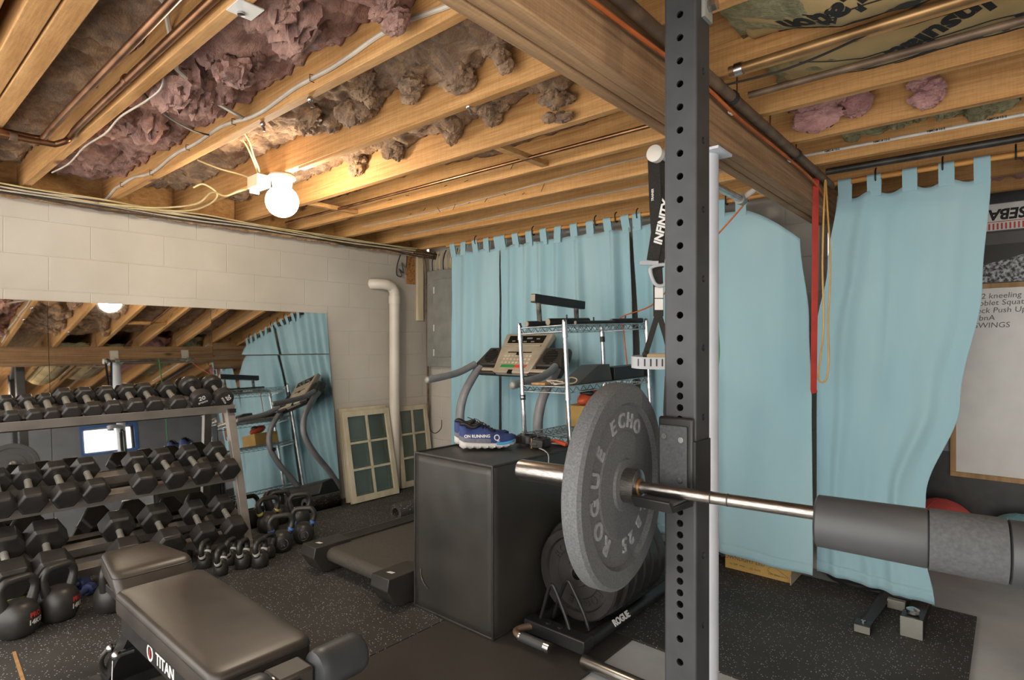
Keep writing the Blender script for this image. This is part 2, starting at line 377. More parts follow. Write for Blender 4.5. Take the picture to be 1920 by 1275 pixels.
def text(name, s, size, M, material, parent=None, ext=.0005, align='CENTER', world=True, bold=0., shear=0., sx=1.):
    cu = bpy.data.curves.new('lettering', 'FONT'); cu.body = s; cu.size = size; cu.extrude = ext; cu.align_x = align; cu.align_y = 'CENTER'
    cu.offset = bold; cu.shear = shear; cu.resolution_u = 3
    t = bpy.data.objects.new('t', cu); C.objects.link(t)
    me = bpy.data.meshes.new_from_object(t.evaluated_get(bpy.context.evaluated_depsgraph_get()))
    bpy.data.objects.remove(t)
    mb = MB(); mb.add([(v.co.x*sx, v.co.y, v.co.z) for v in me.vertices], [tuple(p.vertices) for p in me.polygons], M)
    bpy.data.meshes.remove(me)
    return build(name, mb, material, parent, world, ang=0)
def smooth_path(pts, k=8, closed=False):
    """Catmull-Rom through pts"""
    P = [Vector(p) for p in pts]; n = len(P); out = []
    for i in range(n if closed else n-1):
        if closed: a, b, c, d = P[i-1], P[i], P[(i+1) % n], P[(i+2) % n]
        else: a, b, c, d = P[max(i-1, 0)], P[i], P[i+1], P[min(i+2, n-1)]
        for j in range(k):
            t = j/k
            out.append(.5*((2*b)+(c-a)*t+(2*a-5*b+4*c-d)*t*t+(3*b-a-3*c+d)*t**3))
    if not closed: out.append(P[-1])
    return out
# pixel of the photograph -> direction, used to read positions off known planes
FW = Vector((-math.sin(YAW), math.cos(YAW), 0)); RT = Vector((math.cos(YAW), math.sin(YAW), 0))
def ray(u, v): return FW+RT*((u-960)/F_PX)+Vector((0, 0, (HOR-v)/F_PX))
def at_x(u, v, x): r = ray(u, v); return CAM+r*((x-CAM.x)/r.x)
def at_y(u, v, y): r = ray(u, v); return CAM+r*((y-CAM.y)/r.y)
def at_z(u, v, z): r = ray(u, v); return CAM+r*((z-CAM.z)/r.z)
ORD = ['first', 'second', 'third', 'fourth', 'fifth', 'sixth', 'seventh', 'eighth', 'ninth', 'tenth', 'eleventh', 'twelfth']
# ================================================================ the room
JB, JT = 2.17, 2.405                      # joist bottom / top
JY = lambda k: .692+.4064*k               # far bottom edge of joist k
struct('floor', MB().box((-.3, -.9, -.13), (7.4, 4.9, -.012)), CONC)
struct('wall_left', MB().box((-.2, -.9, -.012), (0, 3.92, 2.13)), BLOCK)
struct('wall_back', MB().box((0, 3.72, -.012), (3.42, 3.92, 2.40)), BLOCK)
struct('wall_far', MB().box((3.42, 4.6, -.012), (7.4, 4.75, 2.40)), GREYW)
struct('trim_1', MB().box((3.43, 4.5945, -.012), (7.19, 4.5995, .62)), RUB)           # black rubber dado
struct('wall_side', MB().box((3.42, 3.93, -.012), (3.47, 4.6, 2.40)), GREYW)
WY0, WY1, WZ0, WZ1 = 2.55, 3.25, 1.42, 1.80
struct('wall_right', MB().box((7.2, -.9, -.012), (7.4, WY0, 2.40)).box((7.2, WY1, -.012), (7.4, 4.6, 2.40))
       .box((7.2, WY0, -.012), (7.4, WY1, WZ0)).box((7.2, WY0, WZ1), (7.4, WY1, 2.40)), GREYW)
wn = struct('window_1', MB().box((7.19, WY0-.05, WZ0-.05), (7.4, WY1+.05, WZ0)).box((7.19, WY0-.05, WZ1), (7.4, WY1+.05, WZ1+.05))
       .box((7.19, WY0-.05, WZ0), (7.4, WY0, WZ1)).box((7.19, WY1, WZ0), (7.4, WY1+.05, WZ1)), BLUEP)
struct('ceiling', MB().box((-.2, -.9, JT), (7.4, 4.75, JT+.03)), PLY)
struct('trim_2', MB().box((-.2, -.9, 2.131), (.11, 3.72, 2.168)), WOOD)             # sill plate on the block wall
struct('trim_3', MB().box((-.2, -.9, 2.169), (-.03, 3.72, JT)), WOOD)               # rim joist
# sill sealer: scraggly wool along the top of the wall
mb = MB()
def f(u, v):
    y = -.5+4.2*u; n = noise.noise(Vector((y*6, v*2, 3)))
    a = v*PI
    return (.112+.012*math.sin(a)+.008*n, y, 2.135-.022*math.cos(a)+.014*noise.noise(Vector((y*14, 0, 9)))-.01)
mb.grid(260, 5, f)
single('sill_sealer', 'thin ragged strip of brown wool along the top of the block wall', 'insulation', mb, BROWN_WOOL, solid=.004)

# floor mats (tops at z = 0)
single('rubber_floor_mat', 'speckled black rubber floor mat under the dumbbells and treadmill', 'floor mat', MB().box((.001, -.9, -.011), (2.24, 3.71, 0)), SPECK)
single('rubber_floor_mat', 'smooth ribbed dark floor mat in the foreground before the black box', 'floor mat', MB().box((2.246, -.9, -.011), (2.995, 2.285, 0)), RIB)
single('rubber_floor_mat', 'speckled black rubber floor mat under the right hand curtains', 'floor mat', MB().box((2.246, 2.292, -.011), (4.14, 3.545, 0)), SPECK)

a_, b_ = at_z(26, 1222, 0), at_z(48, 1290, 0); d_ = (b_-a_)
single('tape_strip', 'worn tan strip stuck to the speckled mat at the lower left', 'tape', MB().strap([a_+Vector((0, 0, .0006)), b_+Vector((0, 0, .0006))], .012, .0008, (-d_.y, d_.x, 0)), OAK)
# ---------------------------------------------------------------- joists, beam
curt = [None, 'first', 'second', 'third', 'fourth', 'fifth', 'sixth', 'seventh', 'eighth', 'ninth']
special = {1: 'pine ceiling joist with white cable stapled along its near face', 0: 'pine ceiling joist with two copper pipes running along it',
           2: 'pine ceiling joist with the lit globe lamp fixed under it'}
for k in range(0, 10):
    Y = JY(k); mb = MB().box((.0, Y-.038, JB), (3.455, Y, JT))
    lb = special.get(k) or ('pine joist left of the beam, just above the back curtain rod' if k == 7 else 'pine joist left of the beam, behind the back curtain rod, %s one back' % ORD[k-8] if k > 7
          else 'pine joist left of the beam, %s in front of the back curtain' % curt[7-k])
    single('ceiling_joist', lb, 'joist', mb, WOOD, 'joists left of the beam', bevel=.003)
for i, (a, b, lb) in enumerate([(.235, .273, 'pine joist at the top left corner, outermost of three side by side'), (.31, .367, 'pine joist at the top left, middle of three side by side'),
                                (.373, .43, 'pine joist at the top left, nearest the copper pipes of three side by side')]):
    single('ceiling_joist', lb, 'joist', MB().box((.0, a, JB), (3.455, b, JT)), WOOD, 'joists left of the beam', bevel=.003)
for k in range(-1, 10):
    Y = JY(k)
    lb = ('pine joist right of the beam, behind the right curtain rod, %s one back' % ORD[k-7] if k >= 7 else 'pine joist right of the beam, %s in front of the right curtain' % curt[7-k])
    single('ceiling_joist', lb, 'joist', MB().box((3.460, Y-.038, JB), (7.19, Y, JT)), WOOD, 'joists right of the beam', bevel=.003)
bt = thing('support_beam', 'weathered brown built up timber beam crossing under the joists', 'beam', (3.457, 1.2, 1.985))
for i in range(3):
    a = 3.400+i*.0388
    build('board', MB().box((a, -.9, 1.985+.004*(i == 1)), (a+.0365, 3.70, 2.168)), WOOD_OLD, bt, bevel=.003)

# ---------------------------------------------------------------- glass wool between the joists
def batt(name, label, x0, x1, y0, y1, zb, amp, material, droop=(), freq=5., seed=0, res=.018, wavy=.04, group='glass wool batts between the joists'):
    nu, nv = max(4, int((x1-x0)/res)), max(6, int((y1-y0)/res))
    def f(u, v):
        x = x0+(x1-x0)*u; y = y0+(y1-y0)*v
        p = Vector((x*freq, y*freq, seed))
        q = p+.6*noise.noise_vector(p*.7)
        r = 1-abs(noise.noise(q))*2; r2 = 1-abs(noise.noise(q*2.3+Vector((5, 1, 0))))*2
        z = zb-wavy*noise.noise(p*.35)-amp*(.6*r+.4*r2*.7)-amp*.35*noise.noise(q*5)
        for (dx, dy, dd, rr) in droop:
            g = math.exp(-(((x-dx)**2+(y-dy)**2)/(rr*rr*1.4))); z -= dd*.5*g*(.8+.6*noise.noise(Vector((x*22, y*22, seed))))
        z -= .010*noise.noise(Vector((x*34, y*34, seed+2)))+.006*noise.noise(Vector((x*70, y*70, seed+2)))
        j = noise.noise_vector(q*1.7)*amp*.25
        e = min(1, min(v, 1-v)*6)
        return (x+j.x, min(max(y+j.y*e, y0), y1), min(z, JT-.008))
    mb = MB().grid(nu, nv, f)
    rd = random.Random(seed*7+1)
    for (dx, dy, dd, rr) in droop:                       # crumpled clumps where the wool hangs
        for _ in range(7):
            a = rd.uniform(.22, .48)*rr+.012; k = rd.random()
            cx, cy = dx+rr*rd.uniform(-.9, .9)*(1-.4*k), min(max(dy+rr*rd.uniform(-.8, .8)*(1-.4*k), y0+a*.7), y1-a*.6); cz = zb-dd*k*.85-amp*.5
            R = []; nv_, nu_ = 16, 22; ax = (a*rd.uniform(.9, 2.0), a*rd.uniform(.6, 1.0), a*rd.uniform(.7, 1.25)); o3 = Vector((rd.random()*9, rd.random()*9, 1))
            for i in range(nv_+1):
                t = PI*(.004+.992*i/nv_); ring = []
                for j in range(nu_):
                    d = Vector((math.sin(t)*math.cos(2*PI*j/nu_), math.sin(t)*math.sin(2*PI*j/nu_), -math.cos(t)))
                    s_ = .72+.55*(1-2*abs(noise.noise(d*1.7+o3)))*.6+.25*noise.noise(d*4+o3)+.12*noise.noise(d*9+o3)
                    ring.append((cx+d.x*ax[0]*s_, min(max(cy+d.y*ax[1]*s_, y0), y1), min(cz+d.z*ax[2]*s_, JT-.008)))
                R.append(ring)
            mb.rings(R)
    return single(name, label, 'insulation', mb, material, group, ang=60, solid=.008)
I = 'insulation_batt'
batt(I, 'brown wool at the upper left corner beyond the three joined joists', .12, 3.38, -.2, .228, 2.33, .05, BROWN_WOOL, [(2.6, .2, .12, .07)], seed=1)
batt(I, 'dark brown wool between the joined joists and the copper pipes', .12, 3.38, .435, .650, 2.34, .05, BROWN_WOOL, seed=2, freq=7)
batt(I, 'torn pink wool hanging low beside the copper pipe joist', .10, 3.38, .696, 1.056, 2.315, .055, PINK,
     [(2.05, .83, .12, .15), (2.3, .86, .09, .09), (2.98, .99, .15, .055), (3.15, .8, .1, .1), (2.7, .82, .06, .18), (1.35, .82, .02, .18)], seed=3, freq=5, res=.0125)
batt(I, 'golden wool between the white cable joist and the lamp joist', .10, 3.38, 1.102, 1.463, 2.33, .045, BROWN_WOOL,
     [(2.55, 1.40, .08, .07), (2.8, 1.42, .10, .06), (3.0, 1.41, .12, .05), (2.2, 1.42, .06, .08), (1.9, 1.40, .05, .1), (2.4, 1.30, .08, .06)], seed=4, freq=6, res=.0125)
batt(I, 'tufted wool beyond the lamp joist with one clump hanging low', .10, 3.38, 1.508, 1.870, 2.345, .04, BROWN_WOOL,
     [(2.92, 1.82, .17, .045), (2.6, 1.83, .06, .06), (2.35, 1.83, .07, .06), (1.9, 1.84, .07, .07), (1.55, 1.84, .08, .05)], seed=5, freq=6, res=.0125)
for k, (s, lb) in enumerate([(6, 'thin brown wool in the bay with the slim copper pipe, left of the beam'), (7, 'brown wool in the second bay before the back curtain, left of the beam'),
                             (8, 'brown wool in the last bay before the back curtain, left of the beam'), (9, 'brown wool in the bay behind the back curtain rod')]):
    batt(I, lb, .10, 3.38, JY(3+k)+.004, JY(4+k)-.042, 2.35, .035, BROWN_WOOL, seed=s, freq=6, res=.03)
batt(I, 'loose pink wool by the beam above the steel rack post', 3.53, 4.6, .30, .65, 2.32, .06, ROSE, [(3.62, .55, .12, .08)], seed=10)
batt(I, 'pink wool stuffed beside the second right hand joist by the iron pipe', 3.53, 5.6, JY(4)+.004, JY(5)-.042, 2.36, .03, ROSE,
     [(3.62, 2.62, .17, .09), (3.78, 2.64, .12, .07), (4.02, 2.655, .16, .045)], seed=11, freq=6)
batt(I, 'greenish wool hanging above the printed white cable', 3.53, 5.6, JY(5)+.004, JY(6)-.042, 2.35, .03, GREENW,
     [(x, 3.03, .09+.03*math.sin(x*9), .08) for x in (3.75, 3.9, 4.05, 4.2, 4.4, 4.6, 4.8)], seed=12, freq=6)
batt(I, 'pink wool behind the right curtain above the posters', 3.6, 5.6, JY(7)+.004, JY(8)-.042, 2.33, .05, ROSE, [(4.5, 3.7, .12, .2), (4.8, 3.75, .1, .2)], seed=13)
batt(I, 'rose wool heaped high above the posters on the far wall', 3.6, 5.6, JY(8)+.004, 4.59, 2.28, .06, ROSE, [(4.7, 4.5, .12, .2)], seed=14)
# kraft faced batts with print
def kraft(label, y0, y1, x0, x1, zb, sag, seed):
    t = thing('paper_faced_batt', label, 'insulation', ((x0+x1)/2, (y0+y1)/2, zb-sag), 0, 'kraft paper batts right of the beam')
    def zf(u, v):
        x = x0+(x1-x0)*u
        return zb-sag*math.sin(PI*v)**.7*min(1, u*6)-.006*noise.noise(Vector((x*7, v*3, seed)))-.004*noise.noise(Vector((x*16, v*9, seed+4)))
    def f(u, v): return (x0+(x1-x0)*u+.02*noise.noise(Vector((v*5, seed, 2)))*(1 if u < .5 else 0), y0+(y1-y0)*v, zf(u, v))
    build('paper_facing', MB().grid(90, 22, f), KRAFT, t, ang=180, solid=.002)
    wool = MB().grid(60, 10, lambda u, v: (x0-.035+(x1-x0+.035)*u+.02*noise.noise(Vector((u*3, v*6, seed))), y0+.004+(y1-y0-.008)*v, zf(u, v)+.014+.012*noise.noise(Vector((u*22, v*6, seed+1)))))
    build('wool', wool, GREENW, t, ang=180, solid=.008)
    # black ruled lines along the paper
    ln = MB()
    for vv in (.18, .42, .74, .93):
        pts = [(x0+(x1-x0)*u+0, y0+(y1-y0)*vv, zf(u, vv)-.0025) for u in [i/60 for i in range(3, 59)]]
        ln.strap(pts, .006, .0008, (0, 1, 0))
    build('ruled_lines', ln, INK, t)
    return t, zf
K1, z1 = kraft('kraft paper batt with bold print nearest the top right', JY(2)+.003, JY(3)-.041, 3.66, 5.2, 2.255, .115, 21)
K2, z2 = kraft('kraft paper batt with bold print above the brown iron pipe', JY(3)+.003, JY(4)-.041, 3.66, 5.2, 2.245, .060, 22)
def kprint(s, x, v, size, t, zf, y0, y1, x0=3.66, x1=5.2, rot=math.radians(28)):
    u = (x-x0)/(x1-x0); y = y0+(y1-y0)*v
    xa = Vector((-math.cos(rot), math.sin(rot), 0)); ya = Vector((math.sin(rot), math.cos(rot), 0))
    M = frame((x, y, 0), xa, ya)
    o = text('printed_text', s, size, M, INK, t, bold=.004)
    me = o.data; P = pmat(t); oM = P @ Matrix.Translation(o.location); IM = oM.inverted()
    for vt in me.vertices:
        p = oM @ vt.co
        uu = (p.x-x0)/(x1-x0); vv = (p.y-y0)/(y1-y0); vv = min(max(vv, .02), .98)
        p.y = y0+(y1-y0)*vv
        p.z = zf(uu, vv)-.0035+(p.z)*.5; vt.co = IM @ p
    return o
a0, a1 = JY(2)+.003, JY(3)-.041
kprint('Insulation', 3.95, .40, .100, K1, z1, a0, a1); kprint('Fiber glass', 4.02, .72, .100, K1, z1, a0, a1)
a0, a1 = JY(3)+.003, JY(4)-.041
kprint('Insulation', 4.06, .40, .095, K2, z2, a0, a1); kprint('Fiber glass', 4.13, .74, .095, K2, z2, a0, a1)
kprint('Johns', 4.42, .5, .11, K2, z2, a0, a1, rot=0)

# ---------------------------------------------------------------- pipes and cables under the ceiling
def pipe(name, label, cat, pts, r, m, n=12, group=None, bands=(), **kw):
    t = MB().tube(pts, r, n)
    if not bands: return single(name, label, cat, t, m, group, **kw)
    o = thing(name, label, cat, pts[0], 0, group)
    build('tube', t, m, o)
    for (p, d, mm) in bands:
        p, d = Vector(p), Vector(d).normalized()
        build('pipe_clip', MB().tube([p-d*.012, p+d*.012], r*1.28, n), mm, o)
    return o
pipe('copper_pipe', 'copper pipe on the left joist, the one farther from the joist', 'pipe', smooth_path([(3.36, .555, 2.178), (1.6, .555, 2.170), (1.24, .555, 2.160), (1.205, .54, 2.156), (1.20, .50, 2.155)], 5)+[Vector((1.2, -.3, 2.155))], .0125, COPPER)
pipe('copper_pipe', 'copper pipe on the left joist, tight against the joist', 'pipe', smooth_path([(3.36, .628, 2.193), (1.6, .628, 2.180), (1.31, .628, 2.165), (1.29, .615, 2.145), (1.275, .58, 2.124)], 5)+[Vector((1.27, .5, 2.122)), Vector((1.27, -.3, 2.122))], .0125, COPPER,
     bands=[((2.02, .628, 2.187), (1, 0, 0), COPPER), ((1.27, .45, 2.122), (0, 1, 0), IRON)])
pipe('copper_pipe', 'slim copper pipe running to the beam in the middle bay', 'pipe', [(.25, 2.13, 2.185), (3.44, 2.13, 2.178)], .009, COPPER)
pipe('copper_pipe', 'long old copper pipe at the upper right under the printed paper', 'pipe', [(3.60, 1.815, 2.150), (7.1, 1.815, 2.162)], .015, BRASSY, bands=[((3.63, 1.815, 2.150), (1, 0, 0), STEEL)])
pipe('iron_pipe', 'brown iron pipe strapped under the printed paper batt', 'pipe', [(3.585, 2.035, 2.152), (7.1, 2.035, 2.152)], .0115, IRON, bands=[((4.36, 2.035, 2.152), (1, 0, 0), COPPER)])
pipe('iron_pipe', 'thick brown iron pipe clamped along the right side of the beam', 'pipe', [(3.548, .3, 2.142), (3.548, 3.42, 2.132)], .0185, IRON,
     bands=[((3.548, 1.98, 2.137), (0, 1, 0), BLACKM), ((3.548, 2.75, 2.134), (0, 1, 0), BLACKM)])
pipe('steel_pipe', 'dark steel pipe running just above the right curtain', 'pipe', [(3.575, 3.17, 2.146), (7.1, 3.17, 2.146)], .017, DARKPIPE)
sp = thing('pipe_hanger_board', 'brown board holding the iron pipe against the paper batt', 'board', (4.36, 2.05, 2.168))
build('plank', MB().box((4.32, JY(3)-.03, 2.166), (4.41, JY(4)+.0, 2.1695)), OAK, sp, bevel=.001)
# orange cable on the beam
pts = [(3.533, .2, 2.085), (3.533, .6, 2.075), (3.533, 1.2, 2.095), (3.533, 1.75, 2.115), (3.535, 2.1, 2.10), (3.533, 2.6, 2.105), (3.533, 3.1, 2.095), (3.53, 3.40, 2.05)]
pipe('orange_cable', 'orange cable stapled along the right face of the beam', 'cable', smooth_path(pts, 8), .006, ORCORD, 8,
     bands=[((3.530, 2.02, 2.103), (0, 1, 0), LABEL), ((3.530, 2.72, 2.105), (0, 1, 0), LABEL)])
pipe('dark_cable', 'thin dark cable sagging below the long old copper pipe', 'cable', smooth_path([(3.56, 1.9, 2.15), (3.75, 1.9, 2.145), (3.95, 1.88, 2.165), (4.1, 1.86, 2.20)], 6), .004, BCABLE, 6)
# stapled white cable on joist 1 face
y = JY(1)-.038-.007; r_ = random.Random(3)
pts = [(x, y, 2.205+.012*math.sin(x*5.1)+.008*math.sin(x*11+1)) for x in [.06+.12*i for i in range(28)]]
pts[0] = (.08, y-.02, 2.15); pts[1] = (.17, y, 2.185)
wc = thing('white_cable', 'thick white cable stapled along the near face of a joist', 'cable', (1.7, y, 2.2))
build('sheath', MB().tube(smooth_path(pts, 4), .0075, 8, sy=1.), ROMEX, wc)
for i in (3, 7, 11, 15, 20, 24):
    p = pts[i]; build('staple', MB().tube([(p[0], y+.008, p[2]+.012), (p[0], y-.009, p[2]+.011), (p[0], y-.009, p[2]-.011), (p[0], y+.008, p[2]-.012)], .0016, 6), BLACKM, wc)
# loose wires in the pink bay
pipe('flat_cable', 'grey flat cable pair crossing the torn pink wool', 'cable', [(2.55, .43, 2.28), (2.45, .60, 2.27), (2.2, .72, 2.20), (2.05, .9, 2.19), (1.95, 1.05, 2.20)], .008, ROMEX, 6)
pipe('dark_cable', 'thin dark wire from the copper pipe joist to the cable joist', 'cable', smooth_path([(1.95, .70, 2.185), (1.85, .80, 2.165), (1.7, .95, 2.185), (1.62, 1.05, 2.21)], 6), .004, BCABLE, 6)
pipe('cream_cable', 'loose cream wire looping below the copper pipe joist', 'cable', smooth_path([(2.12, .705, 2.23), (2.08, .715, 2.175), (1.98, .70, 2.150), (1.7, .698, 2.165), (1.5, .70, 2.150), (1.2, .70, 2.163), (.9, .705, 2.15), (.6, .70, 2.165)], 6), .0036, ROMEX, 6)
# wires over the joist faces near the curtain
yj = JY(5)-.038-.004
pipe('white_cable', 'thin pale cable along the second joist before the back curtain', 'cable', [(x, yj, 2.235-.02*math.sin(x*1.6)) for x in [.4+.2*i for i in range(16)]], .0045, ROMEX, 6)
yj = JY(6)-.038-.004
pipe('white_cable', 'white cable along the last joist before the back curtain', 'cable', [(x, yj, 2.222-.01*math.sin(x*2)) for x in [.4+.2*i for i in range(15)]], .005, ROMEX, 6)
yj = JY(6)-.038-.005
pc = thing('white_cable', 'printed white cable along the joist above the right curtain', 'cable', (4.2, yj, 2.2))
build('sheath', MB().tube([(3.47, yj, 2.222), (4.3, yj, 2.216), (5.6, yj, 2.214)], .007, 8), LABEL, pc)
for x in (3.62, 3.82, 4.02, 4.22): text('printed_text', 'NMC-B 12-2', .012, frame((x, yj-.0073, 2.22), (1, 0, 0), (0, 0, 1)), INK, pc, bold=.0004)
# bundle running along the top of the left wall
g = 'cables along the top of the left wall'
for i in range(4):
    r_ = random.Random(40+i)
    pts = [(.128+.012*i+.006*r_.random(), -.5+.3*j, 2.128+.012*i-.025*r_.random()) for j in range(15)]
    pipe('dark_cable', 'dark cable in the wall top bundle, %s' % ['nearest the wall', 'second out from the wall', 'third out from the wall', 'farthest out from the wall'][i], 'cable', smooth_path(pts, 5), .0045, BCABLE, 6, g)
for i in range(4):
    r_ = random.Random(60+i)
    pts = [(.15+.015*i+.02*r_.random(), -.5+.3*j, 2.140+.008*i-.02*r_.random()) for j in range(14)]
    pipe('cream_cable', 'pale cable in the wall top bundle, %s' % ['nearest the wall', 'second out from the wall', 'third out from the wall', 'farthest out and lowest'][i], 'cable', smooth_path(pts, 5), .0048, YROMEX if i % 2 else ROMEX, 6, g)
pipe('cream_cable', 'cream cable looping from the wall bundle to the lamp box', 'cable', smooth_path([(.20, 1.0, 2.13), (.45, 1.2, 2.10), (.75, 1.32, 2.095), (.95, 1.33, 2.13), (1.05, 1.36, 2.10), (1.15, 1.40, 2.12), (1.24, 1.47, 2.14)], 7), .005, YROMEX, 7)
pipe('cream_cable', 'cream cable rising in a hook beside the lamp box cable', 'cable', smooth_path([(.18, 1.15, 2.13), (.5, 1.35, 2.10), (.72, 1.40, 2.11), (.85, 1.40, 2.15), (.82, 1.34, 2.20), (.78, 1.30, 2.18)], 7), .005, YROMEX, 7)

# ---------------------------------------------------------------- globe lamps
FILL_AT = Vector((5.40, 1.075, 2.165))       # added fill lamp, out of view, brightens the right hand side
fill_lamp = thing('globe_lamp', 'added globe shaped fill lamp in the right hand bay, out of view', 'lamp', FILL_AT)
build('lamp_holder', MB().lathe([(.02, .003), (.062, .003), (.068, -.006), (.066, -.016), (.052, -.024), (.048, -.05), (.046, -.056)], Matrix.Translation(FILL_AT), 32), BULBW, fill_lamp)
build('globe', MB().ball((FILL_AT.x, FILL_AT.y, FILL_AT.z-.132), .081, 36, 24), MATS['globe_fill'], fill_lamp, ang=180)
L0 = Vector((1.425, 1.487, 2.165))
gl = thing('globe_lamp', 'lit white globe lamp on a ceramic holder under a joist', 'lamp', L0)
build('lamp_holder', MB().lathe([(.02, .003), (.062, .003), (.068, -.006), (.066, -.016), (.052, -.024), (.048, -.05), (.046, -.056)], Matrix.Translation(L0), 32), BULBW, gl)
build('globe', MB().ball((L0.x, L0.y, L0.z-.132), .081, 36, 24), GLOBE, gl, ang=180)
jb = thing('junction_box', 'open metal junction box with wires beside the globe lamp', 'junction box', (1.28, 1.48, 2.115))
J = Matrix.Translation((1.285, 1.447, 2.145))
build('box_body', MB().box((-.055, -.05, -.03), (.055, -.046, .03), J).box((-.055, .016, -.03), (.055, .02, .03), J).box((-.055, -.046, -.03), (.055, .016, -.026), J)
      .box((-.055, -.046, -.026), (-.051, .016, .03), J).box((.051, -.046, -.026), (.055, .016, .03), J), CREAM, jb)
build('cover_plate', MB().box((-.075, -.03, -.045), (-.068, .02, .03), J), CREAM, jb)
for i, (dx, dz) in enumerate([(0, 0), (.02, .01)]):
    build('wire', MB().tube(smooth_path([(1.30, 1.43, 2.15), (1.31+dx, 1.41, 2.20), (1.34+dx, 1.37, 2.25), (1.36+dx*2, 1.33, 2.30), (1.37+dx*3, 1.29, 2.33)], 6), .0045, 7), YROMEX, jb)
build('wire', MB().tube(smooth_path([(1.25, 1.43, 2.16), (1.2, 1.38, 2.19), (1.12, 1.30, 2.22), (1.05, 1.22, 2.26)], 6), .0045, 7), YROMEX, jb)
# blocking strips seen between joists
single('nailer_strip', 'pale wooden strip crossing the bay near the slim copper pipe', 'strip', MB().box((2.50, JY(3)+.003, 2.176), (2.54, JY(4)-.041, 2.20)), WOOD, 'short strips between joists')
single('nailer_strip', 'short wooden strip in the bay by the lamp wall end', 'strip', MB().box((.9, JY(3)+.003, 2.176), (.935, JY(4)-.041, 2.20)), WOOD, 'short strips between joists')
# bright bracing strip just right of the lamp
single('furring_strip', 'bright yellow wood strip along the underside of the lamp joist', 'strip', MB().box((1.62, JY(2)-.036, 2.158), (3.39, JY(2)-.004, 2.1695)), WOOD)
# bent nails along joist faces
def nails(k, xs, lb):
    mb = MB(); r_ = random.Random(k)
    for x in xs: mb.tube([(x, JY(k)-.036, 2.20+.06*r_.random()), (x+.012*(r_.random()-.5), JY(k)-.062, 2.185+.05*r_.random())], .0016, 5)
    o = tag(build('bent_nails', mb, BLACKM), lb, 'nails'); o['kind'] = 'stuff'
nails(4, [1.3+.17*i for i in range(7)], 'row of bent nails in the joist below the slim copper pipe')
nails(5, [1.0+.15*i for i in range(9)], 'row of bent nails in the second joist before the back curtain')
sc_ = thing('joist_bracket', 'white metal bracket on the underside of the copper pipe joist', 'bracket', (2.72, .672, 2.16))
build('bracket_plate', MB().box((2.725, .655, 2.1655), (2.80, .72, 2.1685)), LABEL, sc_)
build('screw', MB().lathe([(.010, 0), (.010, -.006), (.004, -.007)], Matrix.Translation((2.745, .685, 2.165)), 12), STEEL, sc_)
for x, y, lb in ((2.40, JY(1)-.018, 'small metal hanger under the white cable joist'), (2.05, JY(1)-.018, 'small metal hanger farther along the white cable joist'), (2.78, JY(2)-.018, 'small metal hanger under the lamp joist near the beam')):
    single('metal_hanger', lb, 'hanger', MB().tube([(x, y, 2.169), (x, y, 2.150), (x+.012, y, 2.140), (x+.012, y, 2.128)], .005, 8).ball((x, y, 2.16), .011, 10, 6), STEEL, 'metal hangers under joists')

# ---------------------------------------------------------------- steel column
col = thing('lally_column', 'white painted steel column behind the black rack post', 'column', (3.432, 2.036, -.012))
build('shaft', MB().cyl((3.432, 2.036, -.011), (3.432, 2.036, 1.975), .0455, 32), COLW, col)
build('top_plate', MB().box((3.36, 1.97, 1.974), (3.505, 2.10, 1.984)), COLW, col, bevel=.001)

# ---------------------------------------------------------------- mirrors leaning on the wall
def mirror(y0, y1, z0, z1, lean, label, xt=None, ztop=1.55):
    """pane leaning about its own top line at x=xt, z=ztop"""
    a = math.radians(lean)
    top = Vector((.004 if xt is None else xt, 0, ztop))
    dn = Vector((math.sin(a), 0, -math.cos(a)))
    b = lambda z: top+dn*((ztop-z)/math.cos(a))
    n = Vector((math.cos(a), 0, math.sin(a)))*.005
    P = []
    for y in (y0+.0012, y1-.0012):
        for z in (z0, z1): P += [b(z)+Vector((0, y, 0)), b(z)+n+Vector((0, y, 0))]
    mb = MB().add(P, [(0, 1, 3, 2), (4, 6, 7, 5), (0, 4, 5, 1), (2, 3, 7, 6), (0, 2, 6, 4), (1, 5, 7, 3)])
    return single('wall_mirror', label, 'mirror', mb, MIRROR, 'mirrors leaning behind the dumbbells', ang=0)
mirror(-.12, .79, .003, 1.55, 7.5, 'tall mirror pane at the left edge behind the dumbbell rack')
mirror(.79, 1.70, .003, 1.55, 7.5, 'tall middle mirror pane reflecting the globe lamp')
mirror(1.70, 2.61, .003, 1.213, 8.2, 'large lower mirror pane at the right, reflecting the treadmill', xt=.045, ztop=1.213)
mirror(1.70, 2.61, 1.222, 1.55, 7.1, 'short upper mirror pane at the right end', xt=.004)

# ---------------------------------------------------------------- radon pipe, panel, sashes in the corner
pts = [Vector((.10, 3.23, 0)), Vector((.10, 3.23, 1.72))]+smooth_path([(.10, 3.23, 1.76), (.098, 3.20, 1.805), (.09, 3.14, 1.825), (.04, 3.07, 1.828), (.003, 3.05, 1.828)], 5)
rp = thing('vent_pipe', 'white painted vent pipe with an elbow on the block wall', 'pipe', (.10, 3.23, 0))
build('pipe_run', MB().tube(pts, .046, 24), PVC, rp)
build('coupling', MB().tube([(.10, 3.23, 1.66), (.10, 3.23, 1.725)], .051, 24), PVC, rp)
ep = thing('breaker_panel', 'grey breaker panel in the corner beside the back curtain', 'electrical panel', (.28, 3.70, 1.1))
build('cabinet', MB().box((.075, 3.63, 1.09), (.52, 3.719, 1.985)), PANEL, ep, bevel=.004)
build('door', MB().box((.17, 3.622, 1.18), (.49, 3.631, 1.90)), PANEL, ep, bevel=.003)
for z in (1.80, 1.45, 1.22): build('latch', MB().box((.178, 3.616, z-.03), (.190, 3.623, z+.03)), LABEL, ep)
